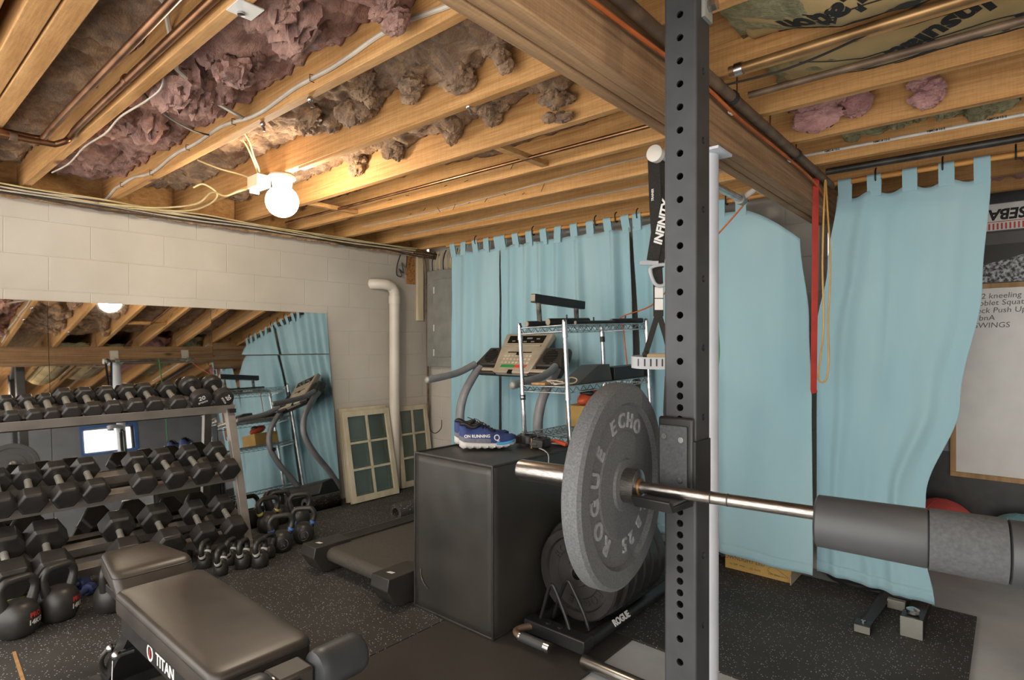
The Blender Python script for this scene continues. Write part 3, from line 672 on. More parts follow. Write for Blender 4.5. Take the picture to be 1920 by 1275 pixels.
build('screw', MB().ball((.10, 3.627, 1.86), .007, 10, 6), STEEL, ep)
g = 'wires entering the breaker panel'
for i in range(8):
    x = .10+.05*i; r_ = random.Random(i)
    pipe('panel_wire', ('cream' if i % 3 else 'dark')+' wire into the top of the breaker panel, %s from its left end' % ORD[i], 'wire',
         smooth_path([(x, 3.68, 1.98), (x+.01, 3.665, 2.05+.03*r_.random()), (x+.03+.04*r_.random(), 3.64, 2.12), (x+.10, 3.62, 2.155)], 6), .006, YROMEX if i % 3 else BCABLE, 7, g)
single('wall_board', 'cream painted board on the wall near the corner', 'board', MB().box((.001, 3.555, 1.52), (.03, 3.625, 2.129)), CREAM, bevel=.002)
single('pegboard_strip', 'short tan perforated strip beside the cream board', 'board', MB().box((.001, 3.44, 1.86), (.012, 3.535, 2.129)), TAN)
pipe('corner_cable', 'brown cable drooping down the corner past the panel', 'cable', smooth_path([(.06, 3.60, 2.12), (.055, 3.63, 2.0), (.05, 3.65, 1.6), (.05, 3.66, 1.2), (.05, 3.665, .8), (.05, 3.665, .42)], 8), .011, IRON, 8)
single('cable_knot', 'small tangle of black wire hanging on the wall under the joists', 'wire', MB().tube(smooth_path([(.09, 3.31, 2.12), (.05, 3.30, 2.02), (.03, 3.31, 1.93), (.05, 3.35, 1.92), (.04, 3.33, 1.98), (.05, 3.37, 1.95), (.04, 3.36, 2.04), (.06, 3.39, 2.0), (.09, 3.38, 2.12)], 7), .006, 7), BCABLE)
single('wire_loop', 'loop of thin dark wire at the foot of the corner cable', 'wire', MB().tube(smooth_path([(.06, 3.66, .62), (.12, 3.63, .50), (.20, 3.62, .47), (.27, 3.63, .52), (.28, 3.63, .60)], 7), .004, 6), BCABLE)
def sash(x_b, x_t, y0, y1, h, label, skew=0.):
    t = thing('window_sash', label, 'window sash', (x_b, (y0+y1)/2, 0), 0, 'old window sashes leaning on the wall')
    hyp = h; a = math.atan2(x_b-x_t, h)
    M = Matrix.Translation((x_b, y0, .002)) @ Matrix.Rotation(-a, 4, 'Y') @ Matrix.Rotation(skew, 4, 'X') @ Matrix(((0, 0, 1, 0), (1, 0, 0, 0), (0, 1, 0, 0), (0, 0, 0, 1)))
    w = y1-y0; s = .045; d = .034           # local x along wall, y up, z out
    fr = MB().box((0, 0, 0), (s, h, d), M).box((w-s, 0, 0), (w, h, d), M).box((s, 0, 0), (w-s, s*1.15, d), M).box((s, h-s, 0), (w-s, h, d), M)
    build('sash_frame', fr, FRAMEP, t, bevel=.002)
    mu = MB().box((w/2-.009, s, .006), (w/2+.009, h-s, d-.003), M)
    for q in (1/3, 2/3): mu.box((s, s+(h-2*s)*q-.009, .006), (w-s, s+(h-2*s)*q+.009, d-.003), M)
    build('muntins', mu, FRAMEP, t)
    build('pane', MB().box((s, s, .014), (w-s, h-s, .018), M), GLASS, t)
    return t
sash(.215, .056, 2.70, 3.17, .745, 'six pane window sash standing in front, beside the mirror')
sash(.150, .010, 2.70, 3.17, .765, 'window sash leaning behind the front one beside the mirror')
sash(.105, .004, 3.29, 3.665, .73, 'window sash standing in the corner behind the vent pipe')

# ---------------------------------------------------------------- curtains
RY, RZ = 3.40, 2.138
def rod(x0, x1, label, hooks):
    t = thing('curtain_rod', label, 'curtain rod', ((x0+x1)/2, RY, RZ))
    build('dowel', MB().cyl((x0, RY, RZ), (x1, RY, RZ), .0135, 16), GOLDROD, t)
    for x in hooks:
        build('hook', MB().tube(smooth_path([(x, RY+.0, RZ+.045), (x, RY-.018, RZ+.03), (x, RY-.022, RZ), (x, RY-.012, RZ-.02), (x, RY+.006, RZ-.019), (x, RY+.020, RZ-.004)], 5), .004, 7), BLACKM, t)
rod(.60, 3.385, 'wooden dowel carrying the blue curtains left of the beam', (.95, 1.55, 2.1, 2.26, 2.42, 3.0))
rod(3.535, 4.32, 'wooden dowel carrying the right hand blue curtain', (3.75, 4.02, 4.28))
def curtain(label, XL, XR, ztop, zbot, amp, fold, tabs, y0=RY, ybulge=None, nu=150, nv=70, tabz=None):
    """XL/XR edge x as function of s (0 top, 1 bottom); fold(u, s) fold depth -1..1; tabs = u positions"""
    t = thing('curtain', label, 'curtain', ((XL(1)+XR(1))/2, y0, .02), 0, 'blue tab top curtains')
    def P(u, s):
        x = XL(s)+(XR(s)-XL(s))*u
        y = y0+amp*fold(u, s)*(.55+.45*min(1, s*4))+.006*noise.noise(Vector((u*9, s*7, 2)))
        if ybulge: y += ybulge(u, s)
        return Vector((x, y, ztop(u)+(zbot(u)-ztop(u))*s))
    build('cloth', MB().grid(nu, nv, lambda u, v: P(u, v)), CLOTH, t, ang=180, solid=.0015)
    for u in tabs:
        p = P(u, 0.004); wv = .06
        zt = RZ+.0165
        path = [(p.x, p.y-.0025, p.z-.02), (p.x, p.y-.003, p.z)] + [(p.x, RY-.0165*math.cos(q), RZ+.0165*math.sin(q)) for q in [PI*i/8 for i in range(9)]] + [(p.x, p.y+.003, p.z-.01)]
        build('tab', MB().strap(path, wv, .0016, (1, 0, 0)), CLOTH, t)
    # hem stitched at the bottom
    build('hem', MB().grid(nu, 3, lambda u, v: P(u, .97+.0302*v)+Vector((0, -.003, 0))), CLOTH, t, ang=180, solid=.0012)
    return t
def lerp_tab(T):
    def f(s):
        for (a, x), (b, y) in zip(T, T[1:]):
            if s <= b: q = (s-a)/(b-a); q = q*q*(3-2*q); return x+(y-x)*q
        return T[-1][1]
    return f
def folds(n, seed, sharp=1.):
    def f(u, s):
        ph = 2*PI*n*(u+.035*noise.noise(Vector((u*4, seed, s*.5))))+.5*noise.noise(Vector((seed, s*1.5, 1)))
        a = .55+.6*noise.noise(Vector((u*n*.8, seed+4, s*.6)))
        return a*(math.sin(ph)+.3*math.sin(2*ph+seed))
    return f
const = lambda c: (lambda u: c)
curtain('blue curtain farthest left, beside the breaker panel', lerp_tab([(0, .66), (1, .64)]), lerp_tab([(0, 1.20), (1, 1.19)]), lambda u: 2.068-.012*math.sin(u*3*PI)**2, const(.02), .030, folds(2.5, 1), (.03, .28, .52, .76, .97))
curtain('wide blue curtain hanging behind the treadmill and wire shelf', lerp_tab([(0, 1.215), (1, 1.20)]), lerp_tab([(0, 2.35), (1, 2.34)]), lambda u: 2.070-.012*math.sin(u*7*PI)**2, const(.02), .046, folds(7.5, 2), [.02+.96*i/8 for i in range(9)], ybulge=lambda u, s: .03*s+.062*min(1, max(0, (u-.45)*4))*min(1, s*2.6))
def ztc(u): return 2.068 if u < .70 else 2.068-.20*((u-.70)/.30)**1.4
curtain('blue curtain behind the white column, draped down under the beam', lerp_tab([(0, 2.385), (1, 2.42)]), lerp_tab([(0, 3.40), (.25, 3.445), (.5, 3.462), (1, 3.480)]), ztc,
        lambda u: .100+.012*math.sin(u*5)+.03*max(0, u-.8), .026, lambda u, s: folds(4.5, 3)(u, s)*(1.35-1.0*min(1, max(0, (u-.45)*4))), (.03, .17, .31, .45, .57, .69), y0=RY-.01, ybulge=lambda u, s: -.078*s*s*min(1, u*2.2)+.075*max(0, 1-u*2.6)*min(1, s*2.6))
curtain('right hand blue curtain with its lower edge swept left', lerp_tab([(0, 3.575), (.18, 3.53), (.35, 3.478), (1, 3.478)]), lerp_tab([(0, 4.195), (.25, 4.165), (.52, 4.085), (.75, 3.955), (.86, 3.945), (1, 3.99)]),
        lambda u: 2.060+.012*math.cos(u*8*PI), lambda u: .092-.025*u, .017, folds(3.5, 8), (.06, .27, .51, .74, .95), y0=RY,
        ybulge=lambda u, s: -.05*max(0, s-.55)*u+.035*math.exp(-((u-.93+.25*s)/.05)**2)*max(0, s-.2)*-1)
# ================================================================ dumbbell rack
RK = thing('dumbbell_rack', 'grey steel three tier rack holding rows of black dumbbells', 'dumbbell rack', (.35, .8, 0))
RY0, RY1 = .02, 1.735
TIERS = {1: (.322, .893), 2: (.437, .455), 3: (.545, .105)}      # front rail x, top z
TILT = math.radians(25)
for k, (xf, zf) in TIERS.items():
    for nm, dx in (('front_rail', 0), ('back_rail', .17)):
        M = Matrix.Translation((xf-dx*math.cos(TILT), 0, zf+dx*math.sin(TILT))) @ Matrix.Rotation(TILT, 4, 'Y')
        lo = -.030 if k == 1 else 0                     # the top deck is a trough: its lips stand above the shelf
        if k == 1 and dx: M = M @ Matrix.Translation((0, 0, -.030)); lo = 0
        build(nm, MB().box((-.004, RY0, -.056), (0, RY1, 0), M).box((-.052, RY0, -.004+lo), (-.004, RY1, lo), M).box((-.052, RY0, -.030+lo), (-.048, RY1, -.004+lo), M), RACKG, RK, bevel=.0012)
for yy in (RY0-.005, RY1-.05):
    fr = MB()
    fr.add([(.582, yy, 0), (.537, yy, 0), (.237, yy, .92), (.287, yy, .92), (.582, yy+.05, 0), (.537, yy+.05, 0), (.237, yy+.05, .92), (.287, yy+.05, .92)],
           [(0, 1, 2, 3), (7, 6, 5, 4), (0, 4, 5, 1), (1, 5, 6, 2), (2, 6, 7, 3), (3, 7, 4, 0)])
    fr.box((.262, yy, 0), (.575, yy+.05, .045))
    for k, (xf, zf) in TIERS.items():
        M = Matrix.Translation((xf, 0, zf)) @ Matrix.Rotation(TILT, 4, 'Y'); fr.box((-.21, yy+.002, -.055), (-.004, yy+.048, -.032), M)
    build('side_frame', fr, RACKG, RK, bevel=.002)
    build('end_cap', MB().box((.292, yy+.003, .842), (.338, yy+.047, .868)), BLACKM, RK)

PROTO = {}
def hex_db(rf, hl, gap, hr=.015):
    """rubber hex dumbbell along local x, flat side down at z=-rf"""
    t = bpy.data.objects.new('dumbbell', None); C.objects.link(t)
    rc = rf/math.cos(PI/6); poly = [(rc*math.cos(PI/3*i), rc*math.sin(PI/3*i)) for i in range(6)]
    for s in (-1, 1):
        M = Matrix.Translation((s*(gap/2+hl/2), 0, 0)) @ Matrix(((0, 0, s, 0), (1, 0, 0, 0), (0, s, 0, 0), (0, 0, 0, 1)))
        mb = MB()
        R = []
        for h, q in ((-hl/2, .86), (-hl*.36, 1), (hl*.36, 1), (hl/2, .84)): R.append([M @ Vector((x*q, y*q, h)) for x, y in poly])
        mb.rings(R); build('hex_head', mb, RUB, t, world=False, bevel=.004, recenter=False)
    n = 20; pts = [(-gap/2-.01+(gap+.02)*i/n, 0, 0) for i in range(n+1)]
    build('handle', MB().tube(pts, [hr*(1.12 if i in (1, 2, n-2, n-1) else 1.0+.12*math.sin(PI*i/n)) for i in range(n+1)], 14), GRIPM, t, world=False, recenter=False)
    return t
def round_db(r, hl, gap, num):
    t = bpy.data.objects.new('dumbbell', None); C.objects.link(t)
    for s in (-1, 1):
        M = Matrix.Translation((s*gap/2, 0, 0)) @ Matrix(((0, 0, s, 0), (0, 1, 0, 0), (-s, 0, 0, 0), (0, 0, 0, 1)))
        build('round_head', MB().lathe([(r*.5, 0), (r*.86, .002), (r, .014), (r, hl-.016), (r*.93, hl-.004), (r*.8, hl), (.01, hl-.002)], M, 40), RUB, t, world=False, recenter=False)
    build('handle', MB().tube([(-gap/2-.01, 0, 0), (-gap*.3, 0, 0), (0, 0, 0), (gap*.3, 0, 0), (gap/2+.01, 0, 0)], [.015, .014, .016, .014, .015], 14), GRIPM, t, world=False, recenter=False)
    Mf = frame((gap/2+hl+.0002, 0, 0), (0, 1, 0), (0, 0, 1))
    Rr = Matrix.Rotation(math.radians(-55 if num else 20), 4, 'Z')
    text('weight_number', '20', r*.62, Mf @ Rr @ Matrix.Translation((0, r*.36, 0)), TEXTW, t, world=False, bold=.0006)
    text('lettering', 'ROGUE', r*.26, Mf @ Rr @ Matrix.Rotation(PI, 4, 'Z') @ Matrix.Translation((0, r*.10, 0)), TEXTW, t, world=False)
    return t
def put(o, tier, u, rf, label, length, group, extra=0., yaw=0., sideways=0.):
    xf, zf = TIERS[tier]
    a = Vector((-math.cos(TILT), 0, math.sin(TILT))); n = Vector((math.sin(TILT), 0, math.cos(TILT)))
    # distance along the shelf so that the front head overhangs the front rail a little
    c = Vector((xf, 0, zf))+a*(max(.085, length/2+.008) if tier == 1 else .085)+n*(rf+.0015-(.030 if tier == 1 else 0))
    xh = c.x+math.cos(TILT)*length*.36
    y = at_x(u, 645, xh).y
    c.y = y+sideways
    o.location = c
    o.rotation_euler = (Matrix.Rotation(TILT, 3, 'Y') @ Matrix.Rotation(yaw, 3, 'Z')).to_euler()
    tag(o, label, 'dumbbell', group)
r_ = random.Random(11)
def row(tier, us, specs, names):
    used = {}
    g = 'dumbbells on the %s shelf of the rack' % ('top', 'middle', 'bottom')[tier-1]
    n = len(us)
    for i, (u, sp) in enumerate(zip(us, specs)):
        rf, hl, gap = sp
        lb = names(i, n)
        if sp not in PROTO:
            o = PROTO[sp] = hex_db(rf, hl, gap)
        else: o = dup(PROTO[sp], (0, 0, 0), (0, 0, 0), lb)
        put(o, tier, u, rf, lb, 2*hl+gap, g, yaw=r_.uniform(-.07, .05))
nth = lambda k: 'outermost' if k == 0 else ORD[k]
S1, S2, S3 = (.0355, .050, .120), (.0445, .058, .125), (.0475, .062, .125)
row(1, [-16, 22, 62, 97, 133, 173, 213, 254, 288, 332], [S1, S1, S1, S1, S2, S2, S2, S3, S3, S3],
    lambda i, n: 'black hex dumbbell on the top shelf, %s to the left of the round ones' % (['right beside and', 'second', 'third', 'fourth', 'fifth', 'sixth', 'seventh', 'eighth', 'ninth', 'tenth'][n-1-i]) if i < n-1 else 'black hex dumbbell on the top shelf, right beside the round ones')
for i, (u, lb) in enumerate([(376, 'round headed black dumbbell marked 20, left of the pair at the top shelf end'), (417, 'round headed black dumbbell marked 20, at the very right end of the top shelf')]):
    o = round_db(  .065, .070, .115, i); put(o, 1, u, .065, lb, .26, 'round dumbbells on the top shelf', yaw=.02)
M2 = (.0605, .080, .135)
def mid(i, n): return 'heavy black hex dumbbell on the middle shelf, %s' % ['leftmost, cut by the photo edge', 'second from the left', 'third from the left', 'fourth from the left', 'fifth, just left of the gap', 'first one right of the gap', 'third from its right end', 'second from its right end', 'at its right end'][i]
row(2, [-52, 2, 62, 122, 178, 272, 326, 377, 428], [M2]*9, mid)
H1, H2, H3 = (.088, .115, .135), (.078, .105, .135), (.067, .095, .135)
def low(i, n): return 'largest black hex dumbbell size on the bottom shelf, %s' % ['cut by the left photo edge', 'second from the left', 'just right of the wide empty slot', 'third from its right end', 'second from its right end', 'at its right end'][i]
row(3, [20, 100, 240, 316, 386, 441], [H1, H1, H2, H2, H3, H3], low)

# ================================================================ kettlebells
def kettle(label, u, vb, wpx, yaw, h=1.0, material=CAST, bands=None, badge=None, group='kettlebells along the rack', top=None, hr=None, hw=1.):
    p = at_z(u, vb-wpx*.10, 0.0); d = (p-CAM).dot(FW)
    r = wpx/F_PX*d/2*.97
    # slide the base away so that the silhouette bottom, not the axis, sits at vb
    t = thing('kettlebell', label, 'kettlebell', (p.x, p.y, 0), yaw, group)
    prof = [(r*.62, 0), (r*.82, r*.12), (r*.97, r*.48), (r, r*.85), (r*.94, r*1.25), (r*.78, r*1.58), (r*.52, r*1.80), (.004, r*1.88)]
    pts = smooth_path([(q[0], 0, q[1]) for q in prof], 4)
    build('body', MB().lathe([(max(q.x, .003), max(q.z, 0)) for q in pts], None, 36), material, t, world=False)
    hr = hr or .0165*(.70+.36*r/.085)
    z0 = r*1.50; zt = z0+(.105 if r > .06 else .085)*h*(.65+.35*r/.08)
    w0 = r*.60*(1+(hw-1)*.5); w1 = max(r*.80, .048)*hw
    path = smooth_path([(-w0, 0, z0), (-w1*.96, 0, z0+(zt-z0)*.42), (-w1, 0, z0+(zt-z0)*.72), (-w1*.72, 0, zt-.004), (-w1*.3, 0, zt), (w1*.3, 0, zt), (w1*.72, 0, zt-.004), (w1, 0, z0+(zt-z0)*.72), (w1*.96, 0, z0+(zt-z0)*.42), (w0, 0, z0)], 5)
    n = len(path); build('handle', MB().tube(path, [hr*(1.35-.35*min(1, min(i, n-1-i)/7)) for i in range(n)], 14, up=(0, 1, 0)), material if material is not CHALK else CHALK, t, world=False)
    if bands:
        for s in (-1, 1):
            q = Vector((s*(w0+(w1-w0)*.55), 0, z0+(zt-z0)*.22)); dd = Vector((s*(w1-w0)*.9, 0, (zt-z0)*.42)).normalized()
            build('colour_band', MB().tube([q-dd*.008, q+dd*.008], hr*1.27, 14, up=(0, 1, 0)), bands, t, world=False)
    if badge: badge(t, r)
    return t
def badge_kg(deg):
    def f(t, r):
        a = math.radians(deg)
        nrm = Vector((math.cos(a), math.sin(a), .0)); p = nrm*(r*1.004)+Vector((0, 0, r*.92))
        M = frame(p, (-math.sin(a), math.cos(a), 0), (0, 0, 1))
        for s, size, dz, m in (('PRO', r*.34, r*.20, TEXTR), ('14KG', r*.36, -r*.16, TEXTW)):
            o = text('lettering', s, size, M @ Matrix.Translation((0, dz, 0)), m, t, world=False, bold=.0012)
            for v in o.data.vertices:          # wrap onto the ball
                q = Vector(v.co)+o.location; h2 = Vector((q.x, q.y, 0)); 
                rr = r*(1-.055*((q.z-r*.85)/(r*.4))**2 if q.z > r*.85 else 1-.03*((q.z-r*.85)/(r*.4))**2)+.0012
                h2 = h2.normalized()*rr; v.co = Vector((h2.x, h2.y, q.z))-o.location
    return f
def badge_R(deg):
    def f(t, r):
        a = math.radians(deg); nrm = Vector((math.cos(a), math.sin(a), 0)); p = nrm*(r*.985)+Vector((0, 0, r*.85))
        M = frame(p, (-math.sin(a), math.cos(a), 0), (0, 0, 1))
        build('raised_ring', MB().lathe_ring([(r*.42, -.002), (r*.47, -.002), (r*.47, .004), (r*.42, .004)], M), CHALK, t, world=False)
        text('raised_letter', 'R', r*.62, M, CHALK, t, world=False, ext=.006, bold=.001)
    return f
VIEW = lambda u: YAW-math.atan((u-960)/F_PX)           # yaw at which a handle stands square to the viewer
kettle('black kettlebell marked 14KG at the left photo edge', 33, 1197, 72, VIEW(36)+.45, 1.15, badge=badge_kg(-42-math.degrees(VIEW(36)+.45)+math.degrees(VIEW(36))-28+30))
kettle('black kettlebell marked 14KG, right of the one at the photo edge', 110, 1166, 68, VIEW(106)+.55, 1.15, badge=badge_kg(-62))
kettle('black kettlebell half hidden behind the bench seat pad', 208, 1149, 58, VIEW(207)+1.0, 1.1)
g = 'small kettlebells with pale bands'
kettle('small black kettlebell nearest the bench, in front of its twin', 414, 1080, 27.5, VIEW(414)+1.15, 1.25, bands=WBAND, group=g)
kettle('small black kettlebell nearest the rack, behind the one by the bench', 384, 1067, 27, VIEW(382)+1.15, 1.25, bands=WBAND, group=g)
kettle('small white banded kettlebell in the middle of the short row', 456, 1067, 31, VIEW(456)+1.1, 1.15, bands=WBAND, group=g)
kettle('small kettlebell peeking from behind the middle of the short row', 432, 1061, 26, VIEW(432)+1.1, 1.2, bands=WBAND, group=g)
kettle('small white banded kettlebell at the right end of the short row', 488, 1065, 31, VIEW(488)+1.0, 1.1, bands=WBAND, group=g)
kettle('dark kettlebell handle half hidden at the right end of the row', 503, 1048, 27, VIEW(503)+.9, 1.0, group=g)
kettle('small dark kettlebell mostly hidden behind the bench, by the rack foot', 347, 1052, 28, VIEW(347)+1.0, 1.0, group=g)
g = 'large kettlebells near the mirror'
kettle('chalky blue banded kettlebell in front, worn logo on its belly', 527, 1036, 42, VIEW(527)+.15, 1.15, CAST, BLUEP, badge_R(-90), g, hw=1.22)
kettle('blue banded kettlebell with the round R badge, farthest right', 569, 1019, 40, VIEW(569)-.12, 1.15, CAST, BLUEP, badge_R(-84), g, hw=1.22)
kettle('large black kettlebell with yellow bands beside the rack foot', 503, 1000, 40, VIEW(487)+.5, 1.2, CAST, YELB, None, g, hw=1.22)
kettle('black kettlebell standing behind the one with the R badge', 562, 990, 38, VIEW(562)+.1, 1.2, CAST, None, None, g, hw=1.2)
kettle('chalky handled kettlebell at the back by the mirror', 524, 984, 37, VIEW(531)+.2, 1.2, CAST, None, None, g, hw=1.2)
# little vinyl dumbbells on the floor
def vinyl(label, p, yaw, m, rot=0., mark=False):
    t = thing('vinyl_dumbbell', label, 'dumbbell', (p.x, p.y, .031), yaw, 'small vinyl dumbbells on the floor')
    for s in (-1, 1): build('head', MB().tube([(s*.035, 0, 0), (s*.042, 0, 0), (s*.074, 0, 0), (s*.080, 0, 0)], [.024, .031, .031, .024], 8), m, t, world=False)
    build('grip', MB().cyl((-.04, 0, 0), (.04, 0, 0), .014, 12), m, t, world=False)
    if mark:
        M = frame((.0803, 0, 0), (0, 1, 0), (0, 0, 1)); build('printed_mark', MB().lathe_ring([(.012, -.0004), (.015, -.0004), (.015, .0008), (.012, .0008)], M, 24), TEXTW, t, world=False)
vinyl('small dark blue vinyl dumbbell with a white ring, in front of its twin', at_z(153, 1113, .03), math.radians(-45), BLUEV, mark=True)
vinyl('small dark blue vinyl dumbbell lying behind its twin', at_z(134, 1100, .03), math.radians(-70), BLUEV)
vinyl('small lime green dumbbell behind the leftmost kettlebell', at_z(28, 1125, .03), math.radians(20), GREENV)
vinyl('small blue dumbbell between the two large kettlebells', at_z(52, 1128, .03), math.radians(-50), BLUEV)
vinyl('small lime dumbbell behind the second large kettlebell', at_z(66, 1108, .03), math.radians(40), GREENV)

# ================================================================ weight bench
BN = thing('weight_bench', 'black adjustable weight bench with foam leg rollers in the foreground', 'weight bench', (2.1, .76, 0))
def rrect(x0, x1, y0, y1, r, n=6, taper=0.):
    P = []
    for cx, cy, a0 in ((x1-r, y1-r, 0), (x0+r, y1-r-taper, 90), (x0+r, y0+r+taper, 180), (x1-r, y0+r, 270)):
        for i in range(n+1):
            a = math.radians(a0+90*i/n); P.append((cx+r*math.cos(a), cy+r*math.sin(a)))
    return P
def pad(name, poly, z0, z1, M=None, edge=.018, slope=0., xs=0.):
    c = Vector((sum(p[0] for p in poly)/len(poly), sum(p[1] for p in poly)/len(poly)))
    R = []
    def ring(k, z): 
        out = []
        for p in poly:
            d = (Vector(p)-c); L = d.length; q = c+d*((L-k)/L); out.append((q.x, q.y, z))
        return out
    for k, z in ((.03, z0), (.006, z0+.004), (0, z0+.014), (0, z1-edge), (.003, z1-edge*.55), (.009, z1-edge*.22), (.02, z1-edge*.04), (.05, z1+.001), (.09, z1+.003)): R.append(ring(k, z))
    mb = MB().rings(R)
    if slope: mb.v = [(x-slope*(z-z0)/(z1-z0) if x > xs else x, y, z) for x, y, z in mb.v]
    o = build(name, mb, VINYL, BN, ang=60)
    zs = z1-edge*1.15
    se = [Vector((p[0], p[1], zs))+Vector(((p[0]-c.x), (p[1]-c.y), 0)).normalized()*.0008 for p in poly]
    if slope: se = [Vector((q.x-slope*(q.z-z0)/(z1-z0) if q.x > xs else q.x, q.y, q.z)) for q in se]
    s = build('seam', MB().tube(se, .0016, 6, closed=True), RUB, o, world=False, recenter=False)
    I = (pmat(BN) @ Matrix.Translation(o.location)).inverted()
    for v in s.data.vertices: v.co = I @ v.co
    return o
pad('back_pad', rrect(1.925, 2.735, .615, .900, .035), .375, .452)
pad('seat_pad', rrect(1.46, 1.845, .655, .925, .03, taper=.035), .368, .456, slope=.075, xs=1.7)
fr = MB().box((1.95, .632, .305), (2.78, .664, .374)).box((1.95, .850, .305), (2.78, .882, .374)).box((1.95, .664, .315), (1.99, .850, .360))
build('back_frame', fr, BLACKM, BN, bevel=.003)
build('spine', MB().box((1.56, .735, .30), (2.86, .785, .372)).box((1.62, .67, .345), (1.80, .90, .374)), BLACKM, BN, bevel=.003)
for pts, nm in (([(1.97, .335), (2.03, .335), (1.74, .04), (1.66, .04)], 'rear_leg'), ):
    M = Matrix(((1, 0, 0, 0), (0, 0, -1, .80), (0, 1, 0, 0), (0, 0, 0, 1)))
    build(nm, MB().prism(pts, 0, .006, M).prism(pts, .154, .16, M).prism([(1.995, .33), (2.03, .335), (1.74, .04), (1.70, .04)], .006, .154, M), BLACKM, BN)
build('rear_foot', MB().box((1.665, .44, 0), (1.735, 1.06, .06)), BLACKM, BN, bevel=.004)
build('foot_cap', MB().box((1.660, .425, 0), (1.740, .442, .064)), FRAMEP, BN, bevel=.002)
build('front_leg', MB().box((2.79, .735, 0), (2.85, .785, .40)).box((2.78, .50, 0), (2.86, 1.02, .055)), BLACKM, BN, bevel=.003)
build('roller_axle', MB().cyl((2.825, .47, .405), (2.825, 1.01, .405), .012, 14).box((2.795, .73, .36), (2.86, .79, .42)), BLACKM, BN)
for a, b in ((.838, 1.0), (.55, .728)):
    n = 16; pts = [(2.825, a+(b-a)*i/n, .405) for i in range(n+1)]
    ro = build('leg_roller', MB().tube(pts, [.030, .050, .0545]+[.056]*(n-5)+[.0545, .050, .034], 32), ROLLV, BN)
    build('end_disc', MB().cyl((2.825, b-.002, .405), (2.825, b+.003, .405), .036, 28), BRUSH, BN)
build('center_block', MB().box((2.765, .732, .345), (2.85, .834, .436)), VINYL, BN, bevel=.008)
for p, q in (((1.80, .64, .20), (1.80, .69, .20)), ((1.98, .61, .25), (1.98, .66, .25))):
    build('adjust_pin', MB().tube([p, q], .010, 16).ball(p, .015, 16, 10), STEEL, BN)
build('pull_handle', MB().tube(smooth_path([(1.80, .635, .20), (1.77, .62, .16), (1.75, .63, .11), (1.755, .66, .07)], 6), .009, 10), BRUSH, BN)
build('wire_loop', MB().tube(smooth_path([(1.98, .60, .235), (2.03, .585, .15), (2.09, .58, .10), (2.15, .60, .11)], 6), .0028, 8), BRUSH, BN)
text('lettering', 'TITAN', .052, frame((2.36, .6315, .338), (1, 0, 0), (0, 0, 1)), TEXTW, BN, bold=.001)
build('logo_ring', MB().lathe_ring([(.019, 0), (.026, 0), (.026, .0012), (.019, .0012)], frame((2.235, .6318, .338), (1, 0, 0), (0, 0, 1)), 24), TEXTW, BN)
build('logo_mark', MB().box((-.004, -.018, 0), (.004, .012, .0014), frame((2.235, .6318, .338), (1, 0, 0), (0, 0, 1))), TEXTR, BN)

# ================================================================ treadmill
TM = thing('treadmill', 'grey treadmill with black running deck facing the back curtain', 'treadmill', (1.585, 2.6, 0))
n = 12; pr = [(1.80+.04-.04*math.cos(a), .098+.04*math.sin(a)) for a in [PI*(-.5)+PI*i/n for i in range(n+1)]]
# belt profile in y,z
bp = [(3.2, .058)]+[(1.845-.04*math.cos(q), .098-.04*math.sin(q)) for q in [PI/2-PI*i/n for i in range(n+1)]]+[(3.2, .138)]
bb = MB(); bb.prism([(y, z) for y, z in bp], 1.305, 1.865, Matrix(((0, 0, 1, 0), (1, 0, 0, 0), (0, 1, 0, 0), (0, 0, 0, 1))))
build('belt', bb, BELT, TM)
for nm, a, b in (('side_rail', 1.195, 1.303), ('side_rail', 1.867, 1.975)):
    mb = MB().box((a, 1.86, .060), (b, 3.3, .150))
    for i in range(5): mb.box((a+.012+.018*i, 1.90, .150), (a+.022+.018*i, 3.2, .1525))
    build(nm, mb, DARKP, TM, bevel=.003)
build('side_panel', MB().box((1.975, 1.965, .058), (1.981, 3.1, .112)), GREYT, TM)
for a, b in ((1.185, 1.322), (1.848, 1.985)):
    M = Matrix(((0, 0, 1, 0), (1, 0, 0, 0), (0, 1, 0, 0), (0, 0, 0, 1)))
    cap = build('end_cap', MB().prism([(1.735, .158), (1.725, .10), (1.775, .02), (1.80, .008), (1.94, .008), (1.965, .05), (1.965, .158)], a, b, M), DARKP, TM, bevel=.004)
    build('foot', MB().cyl(((a+b)/2, 1.87, 0), ((a+b)/2, 1.87, .03), .03, 20), RUB, TM)
    lm = frame(((a+b)/2, 1.80, .1583), (1, .25, 0), (-.25, 1, 0))
    build('logo_mark', MB().prism([(-.022, -.008), (.014, -.010), (.022, .008), (-.012, .010)], 0, .0007, lm), LABEL, TM)
build('motor_hood', MB().prism([(3.0, .06), (3.0, .15), (3.05, .25), (3.20, .28), (3.30, .20), (3.32, .06)], 1.21, 1.96, Matrix(((0, 0, 1, 0), (1, 0, 0, 0), (0, 1, 0, 0), (0, 0, 0, 1)))), DARKP, TM, bevel=.01)
